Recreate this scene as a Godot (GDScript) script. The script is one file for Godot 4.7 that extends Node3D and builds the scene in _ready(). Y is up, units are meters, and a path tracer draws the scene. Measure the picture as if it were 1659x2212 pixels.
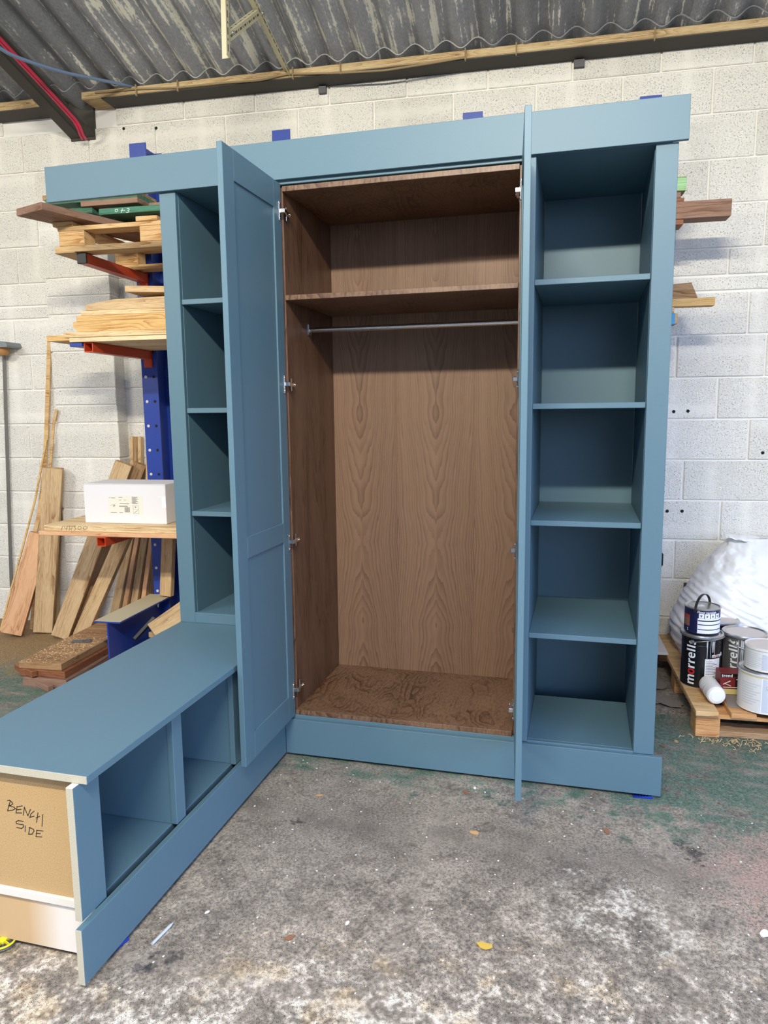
extends Node3D
# A painted wardrobe and bench standing in a joiner's workshop.
# World frame: wardrobe front plane z = 0, floor y = 0.  Building frame (a, y, c): wall plane c = 0, turned by PHI.

const PHI := 0.05993
const WO := Vector3(0, 0, -1.55)
var rng := RandomNumberGenerator.new()
var used := {}
var org := Vector3.ZERO
var M := {}
var box_cache := {}

# ---------------------------------------------------------------- mesh builder
class Mb:
	var v := PackedVector3Array()
	var n := PackedVector3Array()
	var u := PackedVector2Array()
	func tri(a: Vector3, b: Vector3, c: Vector3, na: Vector3, nb: Vector3, nc: Vector3, ua := Vector2.ZERO, ub := Vector2.ZERO, uc := Vector2.ZERO) -> void:
		# given counter-clockwise seen from outside; stored clockwise
		v.append(a); v.append(c); v.append(b)
		n.append(na); n.append(nc); n.append(nb)
		u.append(ua); u.append(uc); u.append(ub)
	func flat(a: Vector3, b: Vector3, c: Vector3, out: Vector3) -> void:
		var nn := (b - a).cross(c - a)
		if nn.length_squared() < 1e-20:
			return
		nn = nn.normalized()
		if nn.dot(out) < 0.0:
			tri(a, c, b, -nn, -nn, -nn)
		else:
			tri(a, b, c, nn, nn, nn)
	func quad(a: Vector3, b: Vector3, c: Vector3, d: Vector3, out: Vector3) -> void:
		flat(a, b, c, out)
		flat(a, c, d, out)
	func quad_uv(a: Vector3, b: Vector3, c: Vector3, d: Vector3, r := Rect2(0, 0, 1, 1)) -> void:
		# ccw from outside, a = lower left
		var nn := (b - a).cross(c - a).normalized()
		var ua := Vector2(r.position.x, r.end.y)
		var ub := r.end
		var uc := Vector2(r.end.x, r.position.y)
		var ud := r.position
		tri(a, b, c, nn, nn, nn, ua, ub, uc)
		tri(a, c, d, nn, nn, nn, ua, uc, ud)
	func box(ctr: Vector3, size: Vector3, bev := 0.0, bs := Basis.IDENTITY) -> void:
		var h := size * 0.5
		var b: float = minf(bev, minf(h.x, minf(h.y, h.z)) * 0.8)
		var sgn := [-1.0, 1.0]
		var pt := func(s: Vector3, ax: int) -> Vector3:
			var q := Vector3(s.x * (h.x - b), s.y * (h.y - b), s.z * (h.z - b))
			q[ax] = s[ax] * h[ax]
			return ctr + bs * q
		for ax in 3:
			var a1 := (ax + 1) % 3
			var a2 := (ax + 2) % 3
			for s in sgn:
				var cs := []
				for k in [[-1, -1], [1, -1], [1, 1], [-1, 1]]:
					var sv := Vector3.ZERO
					sv[ax] = s
					sv[a1] = k[0]
					sv[a2] = k[1]
					cs.append(pt.call(sv, ax))
				var o := Vector3.ZERO
				o[ax] = s
				quad(cs[0], cs[1], cs[2], cs[3], bs * o)
			if b > 0.0:
				for s1 in sgn:
					for s2 in sgn:
						var p := []
						for s in sgn:
							var sv := Vector3.ZERO
							sv[ax] = s
							sv[a1] = s1
							sv[a2] = s2
							p.append(pt.call(sv, a1))
							p.append(pt.call(sv, a2))
						var o := Vector3.ZERO
						o[a1] = s1
						o[a2] = s2
						quad(p[0], p[1], p[3], p[2], bs * o)
		if b > 0.0:
			for x in sgn:
				for y in sgn:
					for z in sgn:
						var sv := Vector3(x, y, z)
						flat(pt.call(sv, 0), pt.call(sv, 1), pt.call(sv, 2), bs * sv)
	func lathe(prof: Array, seg := 24, tf := Transform3D.IDENTITY, a0 := 0.0, a1 := TAU) -> void:
		# prof: Vector2(radius, y) from bottom to top; smooth round, flat along the profile
		for i in prof.size() - 1:
			var p: Vector2 = prof[i]
			var q: Vector2 = prof[i + 1]
			var dn := Vector2(q.y - p.y, p.x - q.x)
			if dn.length() < 1e-9:
				continue
			dn = dn.normalized()
			for k in seg:
				var t0 := a0 + (a1 - a0) * k / seg
				var t1 := a0 + (a1 - a0) * (k + 1) / seg
				var d0 := Vector3(sin(t0), 0, cos(t0))
				var d1 := Vector3(sin(t1), 0, cos(t1))
				var n0 := (tf.basis * (d0 * dn.x + Vector3(0, dn.y, 0))).normalized()
				var n1 := (tf.basis * (d1 * dn.x + Vector3(0, dn.y, 0))).normalized()
				var A := tf * (d0 * p.x + Vector3(0, p.y, 0))
				var B := tf * (d1 * p.x + Vector3(0, p.y, 0))
				var C := tf * (d1 * q.x + Vector3(0, q.y, 0))
				var D := tf * (d0 * q.x + Vector3(0, q.y, 0))
				if p.x > 1e-7:
					tri(A, B, C, n0, n1, n1)
				if q.x > 1e-7:
					tri(A, C, D, n0, n1, n0)
	func tube(path: Array, r: float, seg := 8, r_end := -1.0) -> void:
		var up := Vector3.UP
		var rings := []
		for i in path.size():
			var a: Vector3 = path[maxi(i - 1, 0)]
			var b: Vector3 = path[mini(i + 1, path.size() - 1)]
			var t := (b - a).normalized()
			var s := t.cross(up)
			if s.length() < 0.05:
				s = t.cross(Vector3.RIGHT)
			s = s.normalized()
			var w := s.cross(t)
			var rr: float = r if r_end < 0.0 else lerpf(r, r_end, float(i) / (path.size() - 1))
			var ring := []
			for k in seg:
				var an := TAU * k / seg
				var d := s * cos(an) + w * sin(an)
				ring.append([path[i] + d * rr, d])
			rings.append(ring)
		for i in path.size() - 1:
			for k in seg:
				var A: Array = rings[i][k]
				var B: Array = rings[i][(k + 1) % seg]
				var C: Array = rings[i + 1][(k + 1) % seg]
				var D: Array = rings[i + 1][k]
				var o: Vector3 = A[1] + C[1]
				if (B[0] - A[0]).cross(C[0] - A[0]).dot(o) >= 0.0:
					tri(A[0], B[0], C[0], A[1], B[1], C[1])
					tri(A[0], C[0], D[0], A[1], C[1], D[1])
				else:
					tri(A[0], C[0], B[0], A[1], C[1], B[1])
					tri(A[0], D[0], C[0], A[1], D[1], C[1])
		for e in [0, path.size() - 1]:
			var i1: int = 1 if e == 0 else path.size() - 2
			var o: Vector3 = path[e] - path[i1]
			for k in range(1, seg - 1):
				flat(rings[e][0][0], rings[e][k][0], rings[e][k + 1][0], o)
	func prism(poly: Array, h0: float, h1: float, tf := Transform3D.IDENTITY) -> void:
		# poly: Vector2 in local xy, extruded along local z
		var pk := PackedVector2Array(poly)
		var idx := Geometry2D.triangulate_polygon(pk)
		for i in range(0, idx.size(), 3):
			for hz in [[h0, -1.0], [h1, 1.0]]:
				var P := []
				for k in 3:
					var q: Vector2 = poly[idx[i + k]]
					P.append(tf * Vector3(q.x, q.y, hz[0]))
				flat(P[0], P[1], P[2], tf.basis * Vector3(0, 0, hz[1]))
		var cw := Geometry2D.is_polygon_clockwise(pk)
		for i in poly.size():
			var p: Vector2 = poly[i]
			var q: Vector2 = poly[(i + 1) % poly.size()]
			var o := Vector3(q.y - p.y, p.x - q.x, 0)
			if cw:
				o = -o
			quad(tf * Vector3(p.x, p.y, h0), tf * Vector3(q.x, q.y, h0), tf * Vector3(q.x, q.y, h1), tf * Vector3(p.x, p.y, h1), tf.basis * o)
	func ribbon(stroke: Array, w: float, tf := Transform3D.IDENTITY, th := 0.0004) -> void:
		# pen stroke: Vector2 points in local xy, drawn as thin flat bars
		for i in stroke.size() - 1:
			var p: Vector2 = stroke[i]
			var q: Vector2 = stroke[i + 1]
			var d := q - p
			if d.length() < 1e-6:
				continue
			var ang := d.angle()
			var mid := (p + q) * 0.5
			box(tf * Vector3(mid.x, mid.y, th * 0.5), Vector3(d.length() + w, w, th), 0.0, tf.basis * Basis(Vector3(0, 0, 1), ang))
	func mesh() -> ArrayMesh:
		var arr := []
		arr.resize(Mesh.ARRAY_MAX)
		arr[Mesh.ARRAY_VERTEX] = v
		arr[Mesh.ARRAY_NORMAL] = n
		arr[Mesh.ARRAY_TEX_UV] = u
		var m := ArrayMesh.new()
		m.add_surface_from_arrays(Mesh.PRIMITIVE_TRIANGLES, arr)
		return m

# ---------------------------------------------------------------- naming and tagging
func W(a: float, y: float, c: float) -> Vector3:
	return WO + Vector3(cos(PHI), 0, -sin(PHI)) * a + Vector3(sin(PHI), 0, cos(PHI)) * c + Vector3(0, y, 0)

func numbered(called: String) -> String:
	var k: int = used.get(called, 0)
	used[called] = k + 1
	return called if k == 0 else "%s_%03d" % [called, k]

func tag(o: Node, label: String, category: String, group := "", kind := "") -> void:
	o.set_meta("label", label)
	o.set_meta("category", category)
	if group:
		o.set_meta("group", group)
	if kind:
		o.set_meta("kind", kind)

func thing(called: String, label: String, category: String, base: Vector3, b_frame := false, group := "", kind := "", turn := 0.0) -> Node3D:
	var o := Node3D.new()
	o.name = numbered(called)
	add_child(o, true)
	if b_frame:
		o.position = W(base.x, base.y, base.z)
		o.rotation.y = PHI + turn
	else:
		o.position = base
		o.rotation.y = turn
	org = base
	tag(o, label, category, group, kind)
	return o

func put(called: String, m: Mesh, mt: Material, parent: Node, pos := Vector3.ZERO, bs := Basis.IDENTITY) -> MeshInstance3D:
	var o := MeshInstance3D.new()
	o.name = numbered(called) if parent == self else called
	o.mesh = m
	o.material_override = mt
	o.transform = Transform3D(bs, pos)
	o.cast_shadow = GeometryInstance3D.SHADOW_CASTING_SETTING_ON
	parent.add_child(o, true)
	return o

func bmesh(size: Vector3, bev: float) -> ArrayMesh:
	var key := "%.4f %.4f %.4f %.4f" % [size.x, size.y, size.z, bev]
	if not box_cache.has(key):
		var b := Mb.new()
		b.box(Vector3.ZERO, size, bev)
		box_cache[key] = b.mesh()
	return box_cache[key]

# a box given by its limits in the frame of the current thing (limits are absolute; org is the thing's base)
func bx(called: String, parent: Node, mt: Material, x0: float, x1: float, y0: float, y1: float, z0: float, z1: float, bev := 0.0012) -> MeshInstance3D:
	var s := Vector3(absf(x1 - x0), absf(y1 - y0), absf(z1 - z0))
	var c := Vector3((x0 + x1) * 0.5, (y0 + y1) * 0.5, (z0 + z1) * 0.5) - org
	return put(called, bmesh(s, bev), mt, parent, c)

# a sub-part box under a part placed at its own centre
func sub(called: String, part: Node3D, mt: Material, x0: float, x1: float, y0: float, y1: float, z0: float, z1: float, bev := 0.0012) -> MeshInstance3D:
	var s := Vector3(absf(x1 - x0), absf(y1 - y0), absf(z1 - z0))
	var c := Vector3((x0 + x1) * 0.5, (y0 + y1) * 0.5, (z0 + z1) * 0.5) - org - part.position
	return put(called, bmesh(s, bev), mt, part, c)

# orientation of a bar whose length runs along local x from p to q; roll turns it about its length
func along(p: Vector3, q: Vector3, roll := 0.0) -> Basis:
	var x := (q - p).normalized()
	var z := Vector3(0, 0, 1)
	if absf(x.dot(z)) > 0.95:
		z = Vector3(1, 0, 0)
	var y := z.cross(x).normalized()
	z = x.cross(y).normalized()
	return Basis(x, y, z) * Basis(Vector3(1, 0, 0), roll)

# a single-mesh top-level board in the building frame between two points (centre line), size = width (local y) and thickness (local z)
func board(called: String, label: String, category: String, mt: Material, p: Vector3, q: Vector3, wy: float, wz: float, group := "", roll := 0.0, bev := 0.002) -> MeshInstance3D:
	var P := W(p.x, p.y, p.z)
	var Q := W(q.x, q.y, q.z)
	var o := put(called, bmesh(Vector3((Q - P).length(), wy, wz), bev), mt, self, (P + Q) * 0.5, along(P, Q, roll))
	tag(o, label, category, group)
	return o

# ---------------------------------------------------------------- materials
func mat(called: String, c: Color, rough := 0.6, metal := 0.0, spec := 0.5) -> StandardMaterial3D:
	var m := StandardMaterial3D.new()
	m.resource_name = called
	m.albedo_color = c
	m.roughness = rough
	m.metallic = metal
	m.metallic_specular = spec
	M[called] = m
	return m

func rgb(r: float, g: float, b: float) -> Color:
	return Color(r / 255.0, g / 255.0, b / 255.0)

func fnl(sd: int, freq: float, oct := 4, type := FastNoiseLite.TYPE_SIMPLEX_SMOOTH) -> FastNoiseLite:
	var f := FastNoiseLite.new()
	f.seed = sd
	f.frequency = freq
	f.noise_type = type
	f.fractal_octaves = oct
	f.fractal_type = FastNoiseLite.FRACTAL_FBM if oct > 1 else FastNoiseLite.FRACTAL_NONE
	return f

# a seamless grey noise picture as bytes; made narrow or low and stretched where sx, sy > 1
func nbytes(sd: int, freq: float, oct: int, w: int, h: int, sx := 1, sy := 1) -> PackedByteArray:
	var im := fnl(sd, freq, oct).get_seamless_image(maxi(w / sx, 8), maxi(h / sy, 8), false, false, 0.2)
	im.convert(Image.FORMAT_L8)
	if sx > 1 or sy > 1:
		im.resize(w, h, Image.INTERPOLATE_CUBIC)
	return im.get_data()

func tex(w: int, h: int, data: PackedByteArray, fmt := Image.FORMAT_RGB8) -> ImageTexture:
	return ImageTexture.create_from_image(Image.create_from_data(w, h, false, fmt, data))

func grain_tex(sd: int, rings: float, dark: Color, fine_amt: float, w := 1024, h := 512) -> ImageTexture:
	var a := nbytes(sd, 0.012, 3, w, h, 16, 1)
	var f := nbytes(sd + 7, 0.22, 3, w, h, 16, 1)
	var out := PackedByteArray()
	out.resize(w * h * 3)
	var slow := nbytes(sd + 13, 0.02, 2, w, h, 16, 2)
	var j := 0
	for i in w * h:
		var ph := float(i / w) / h * rings + a[i] / 255.0 * 5.0
		var t := fposmod(ph, 1.0)
		t = t * t * t * 0.9 * clampf(slow[i] / 255.0 * 1.6 - 0.25, 0.05, 1.0) + fine_amt * (f[i] / 255.0 - 0.35) + 0.25 * (slow[i] / 255.0 - 0.4)
		t = clampf(t, 0.0, 1.0)
		out[j] = int(255.0 * (1.0 - t * (1.0 - dark.r)))
		out[j + 1] = int(255.0 * (1.0 - t * (1.0 - dark.g)))
		out[j + 2] = int(255.0 * (1.0 - t * (1.0 - dark.b)))
		j += 3
	return tex(w, h, out)

func wood(called: String, t: Texture2D, c: Color, off := Vector3.ZERO, rough := 0.7, sc := Vector3(1, 2.2, 2.2)) -> StandardMaterial3D:
	var m := mat(called, c, rough)
	m.albedo_texture = t
	m.uv1_triplanar = true
	m.uv1_scale = sc
	m.uv1_offset = off
	m.uv1_triplanar_sharpness = 8.0
	return m

func make_materials() -> void:
	var g1 := grain_tex(11, 16.0, Color(0.74, 0.60, 0.46), 0.45)
	var g2 := grain_tex(23, 22.0, Color(0.68, 0.58, 0.48), 0.6)
	wood("pine_light", g1, rgb(232, 206, 158))
	wood("pine_pale", g1, rgb(236, 214, 172), Vector3(0.37, 0.21, 0.6))
	wood("pine_gold", g1, rgb(222, 184, 120), Vector3(0.7, 0.45, 0.12))
	wood("pallet_wood", g1, rgb(218, 184, 132), Vector3(0.2, 0.8, 0.33), 0.8)
	wood("pallet_orange", g1, rgb(208, 158, 104), Vector3(0.5, 0.1, 0.93), 0.8)
	wood("weathered", g2, rgb(212, 182, 138), Vector3(0.1, 0.2, 0.4), 0.85)
	wood("weathered_dark", g2, rgb(178, 146, 108), Vector3(0.6, 0.7, 0.1), 0.85)
	wood("pinkish", g1, rgb(224, 176, 132), Vector3(0.9, 0.3, 0.2), 0.75)
	wood("rough_oak", g2, rgb(214, 184, 140), Vector3(0.33, 0.5, 0.7), 0.8)
	wood("dark_hardwood", g2, rgb(150, 118, 98), Vector3(0.8, 0.4, 0.5), 0.75)
	wood("red_hardwood", g2, rgb(152, 98, 66), Vector3(0.15, 0.9, 0.8), 0.6)
	wood("dusty_board", g2, rgb(176, 140, 100), Vector3(0.5, 0.6, 0.2), 0.9)
	wood("green_board", g2, rgb(74, 128, 104), Vector3(0.4, 0.1, 0.2), 0.8)
	wood("green_pale", g1, rgb(158, 206, 152), Vector3(0.1, 0.1, 0.1), 0.8)
	wood("dusty_beam", g2, rgb(204, 182, 140), Vector3(0.2, 0.2, 0.9), 0.95)
	# painted joinery
	var pn := nbytes(5, 0.09, 4, 256, 256)
	mat("paint", rgb(83, 112, 124), 0.5, 0.0, 0.5)
	M.paint.heightmap_enabled = true
	M.paint.heightmap_texture = tex(256, 256, pn, Image.FORMAT_L8)
	M.paint.heightmap_scale = 0.012
	M.paint.uv1_triplanar = true
	M.paint.uv1_scale = Vector3(3, 3, 3)
	mat("mdf_edge", rgb(205, 199, 178), 0.9)
	mat("primed_white", rgb(218, 212, 200), 0.8)
	var mdn := nbytes(31, 0.25, 3, 256, 256)
	var mdd := PackedByteArray()
	mdd.resize(256 * 256 * 3)
	for i in 256 * 256:
		var t: float = mdn[i] / 255.0
		mdd[i * 3] = int(lerpf(205, 255, t))
		mdd[i * 3 + 1] = int(lerpf(200, 255, t))
		mdd[i * 3 + 2] = int(lerpf(190, 255, t))
	var md := mat("mdf", rgb(204, 170, 120), 0.85)
	md.albedo_texture = tex(256, 256, mdd)
	md.uv1_triplanar = true
	md.uv1_scale = Vector3(4, 4, 4)
	M.mdf_edge.albedo_texture = md.albedo_texture
	M.mdf_edge.uv1_triplanar = true
	M.mdf_edge.uv1_scale = Vector3(6, 6, 6)
	var kg := Gradient.new()
	kg.offsets = PackedFloat32Array([0.0, 0.52, 0.74, 1.0])
	kg.colors = PackedColorArray([rgb(196, 162, 116), rgb(198, 166, 124), rgb(226, 218, 208), rgb(232, 226, 218)])
	var kt := GradientTexture2D.new()
	kt.gradient = kg
	kt.width = 256
	kt.height = 8
	mat("kick", Color.WHITE, 0.85)
	M.kick.albedo_texture = kt
	# walnut
	walnut_panel()
	var wg := grain_tex(47, 26.0, Color(0.60, 0.52, 0.45), 0.8)
	wood("walnut_across", wg, rgb(120, 92, 70), Vector3(0.2, 0.1, 0.1), 0.45, Vector3(0.8, 2.0, 2.0))
	var wv := mat("walnut_upright", rgb(112, 82, 62), 0.45)
	var im := wg.get_image()
	im.rotate_90(CLOCKWISE)
	wv.albedo_texture = ImageTexture.create_from_image(im)
	wv.uv1_triplanar = true
	wv.uv1_scale = Vector3(1.6, 0.8, 1.6)
	# metals and plastics
	mat("chrome", rgb(215, 215, 215), 0.18, 1.0)
	mat("rail_metal", rgb(205, 205, 205), 0.25, 1.0)
	mat("blue_steel", rgb(34, 62, 150), 0.42)
	mat("blue_tape", rgb(60, 150, 205), 0.5)
	mat("orange_steel", rgb(198, 68, 30), 0.4)
	mat("black_plastic", rgb(34, 34, 36), 0.5)
	mat("dark_hole", rgb(26, 24, 24), 0.9)
	mat("grey_plastic", rgb(96, 102, 108), 0.5)
	mat("yellow_plastic", rgb(228, 208, 40), 0.45)
	mat("shim_blue", rgb(30, 58, 150), 0.35)
	mat("dust_top", rgb(196, 184, 150), 0.95)
	mat("pale_hole", rgb(214, 208, 196), 0.8)
	mat("dark_steel", rgb(64, 60, 54), 0.75)
	mat("plate_grey", rgb(98, 98, 100), 0.8)
	mat("slotted", rgb(206, 200, 170), 0.55, 0.25)
	mat("slot_dark", rgb(92, 88, 76), 0.9)
	mat("red_cable", rgb(200, 44, 78), 0.45)
	mat("blue_cable", rgb(112, 134, 166), 0.5)
	mat("dusty_cable", rgb(150, 130, 96), 0.95)
	mat("pipe_grey", rgb(150, 150, 156), 0.6)
	mat("bar_grey", rgb(120, 118, 112), 0.5, 0.4)
	mat("fitting_grey", rgb(128, 136, 138), 0.5)
	mat("fitting_brown", rgb(176, 128, 72), 0.7)
	mat("card_white", rgb(226, 222, 220), 0.7)
	mat("label_cream", rgb(226, 222, 204), 0.6)
	mat("print_dark", rgb(62, 60, 58), 0.7)
	mat("print_grey", rgb(120, 118, 112), 0.7)
	mat("marker", rgb(30, 27, 25), 0.6)
	mat("chalk", rgb(225, 235, 225), 0.9)
	mat("bag", rgb(238, 238, 236), 0.32)
	M.bag.backlight_enabled = true
	M.bag.backlight = Color(0.3, 0.3, 0.3)
	mat("tin_black", rgb(20, 21, 25), 0.25)
	mat("tin_metal", rgb(188, 186, 182), 0.3, 0.85)
	mat("tin_silver", rgb(120, 120, 116), 0.32, 0.5)
	mat("tin_lid", rgb(210, 200, 192), 0.5)
	mat("tin_white", rgb(222, 220, 214), 0.4)
	mat("tin_navy", rgb(30, 34, 72), 0.35)
	mat("tin_brown", rgb(150, 106, 82), 0.4)
	mat("print_red", rgb(196, 40, 36), 0.4)
	mat("print_white", rgb(234, 234, 236), 0.5)
	mat("label_grey", rgb(196, 200, 206), 0.5)
	mat("box_red", rgb(122, 34, 38), 0.45)
	mat("box_yellow", rgb(206, 186, 120), 0.6)
	mat("bottle", rgb(232, 230, 226), 0.35)
	mat("cardboard_grey", rgb(132, 122, 112), 0.9)
	mat("drip", rgb(206, 208, 212), 0.35)
	mat("leaf_tan", rgb(190, 150, 100), 0.9)
	mat("leaf_brown", rgb(140, 96, 70), 0.9)
	mat("leaf_yellow", rgb(200, 165, 70), 0.9)
	mat("chip_white", rgb(226, 222, 212), 0.9)
	mat("pencil_grey", rgb(190, 194, 196), 0.5)
	mat("outside", rgb(150, 150, 145), 0.9)
	wall_materials()
	roof_materials()
	floor_material()

func walnut_panel() -> void:
	var w := 1024
	var h := 1280
	var n1 := fnl(71, 1.0, 3)
	var n2 := fnl(72, 1.0, 2)
	var fine := nbytes(73, 0.3, 2, w, h, 1, 16)
	var ys := PackedFloat32Array()
	ys.resize(h)
	for y in h:
		var Y := 2.06 * (1.0 - float(y) / h)
		ys[y] = 0.150 * exp(-absf(Y - 0.62) * 1.15) + 0.022 * n1.get_noise_2d(Y * 2.2, 3.0)
	var out := PackedByteArray()
	out.resize(w * h * 3)
	var j := 0
	for y in h:
		var Y := 2.06 * (1.0 - float(y) / h)
		for x in w:
			var X := 0.889 * x / w
			var k := roundf((X - 0.125) / 0.357)
			var d := absf(X - 0.125 - 0.357 * k)
			var leaf := 1.0 if X - 0.125 - 0.357 * k > 0.0 else 0.0
			var e := d + 0.012 * n2.get_noise_2d(d * 6.0, Y * 0.9 + 2.0 * k) + 0.0022 * n2.get_noise_2d(d * 30.0, Y * 3.0)
			var r := sqrt(e * e * 1.5 + ys[y] * ys[y]) + 0.10 * d
			var t := fposmod(r * 85.0 + 1.0 * n1.get_noise_2d(d * 14.0, Y * 0.4), 1.0)
			t = t * t * (0.42 + 0.4 * n1.get_noise_2d(r * 22.0, 9.0))
			t += 0.30 * (fine[y * w + x] / 255.0 - 0.5) + 0.10 * leaf + 0.14 * n1.get_noise_2d(r * 7.0, Y * 0.5)
			t = clampf(t, 0.0, 1.0)
			out[j] = int(lerpf(255, 150, t))
			out[j + 1] = int(lerpf(255, 136, t))
			out[j + 2] = int(lerpf(255, 124, t))
			j += 3
	var m := mat("walnut_back", rgb(130, 100, 76), 0.55)
	m.albedo_texture = tex(w, h, out)

func wall_materials() -> void:
	var s := 1024
	var big := nbytes(101, 0.010, 3, s, s)
	var mid := nbytes(102, 0.05, 4, s, s)
	var fine := nbytes(103, 0.16, 2, s, s)
	var col := PackedByteArray()
	col.resize(s * s * 3)
	var hgt := PackedByteArray()
	hgt.resize(s * s)
	for i in s * s:
		var b: float = big[i] / 255.0
		var m: float = mid[i] / 255.0
		var f: float = fine[i] / 255.0
		var pit := clampf((m * 0.55 + f * 0.6 - 0.70 - 0.10 * b) * 9.0, 0.0, 1.0)
		var h := clampf(0.45 + 0.55 * (m - 0.5) + 0.3 * (f - 0.5) - 0.5 * pit, 0.0, 1.0)
		hgt[i] = int(h * 255.0)
		var sh := 1.0 - 0.05 * b - 0.62 * pit
		col[i * 3] = int(255.0 * sh)
		col[i * 3 + 1] = int(253.0 * sh)
		col[i * 3 + 2] = int(247.0 * sh)
	var ct := tex(s, s, col)
	var ht := tex(s, s, hgt, Image.FORMAT_L8)
	var k := 0
	for q in [[rgb(251, 249, 243), Vector3.ZERO], [rgb(247, 245, 239), Vector3(0.31, 0.47, 0.2)], [rgb(242, 240, 233), Vector3(0.63, 0.15, 0.7)]]:
		var m := mat("block_%d" % k, q[0], 0.8)
		m.resource_name = "painted_block"
		m.albedo_texture = ct
		m.heightmap_enabled = true
		m.heightmap_texture = ht
		m.heightmap_scale = 0.8
		m.uv1_triplanar = true
		m.uv1_world_triplanar = true
		m.uv1_scale = Vector3(1.7, 1.7, 1.7)
		m.uv1_offset = q[1]
		k += 1
	mat("mortar", rgb(236, 233, 225), 0.85)

func roof_materials() -> void:
	var w := 1024
	var h := 1024
	for kind in 3:
		var st := nbytes(200 + kind, 0.030, 4, w, h, 1, 12)
		var bl := nbytes(210 + kind, 0.012, 4, w, h)
		var sp := nbytes(220 + kind, 0.14, 2, w, h, 1, 2)
		var out := PackedByteArray()
		out.resize(w * h * 3)
		var amt: float = [0.30, 0.52, 0.24][kind]
		for i in w * h:
			var s: float = st[i] / 255.0
			var b: float = bl[i] / 255.0
			var p: float = sp[i] / 255.0
			var edge := s * 0.62 + b * 0.30 + p * 0.20
			var white := clampf((edge - (0.86 - amt * 0.5)) * 11.0, 0.0, 1.0)
			var haze := clampf((b * 0.6 + s * 0.5 - 0.45) * 1.6, 0.0, 1.0) * amt
			var g := (128.0 if kind != 1 else 150.0) + 30.0 * (p - 0.5) + 70.0 * haze
			out[i * 3] = int(clampf(lerpf(g, 226, white), 0, 255))
			out[i * 3 + 1] = int(clampf(lerpf(g + 2, 224, white), 0, 255))
			out[i * 3 + 2] = int(clampf(lerpf(g + 5, 208, white), 0, 255))
		var m := mat("roof_%d" % kind, Color.WHITE, 0.75)
		m.resource_name = "fibre_cement"
		m.albedo_texture = tex(w, h, out)
	var rl := mat("rooflight", Color(0.95, 0.97, 1.0, 0.1), 0.1)
	rl.transparency = BaseMaterial3D.TRANSPARENCY_ALPHA
	mat("roof_edge", rgb(196, 190, 172), 0.9)

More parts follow.
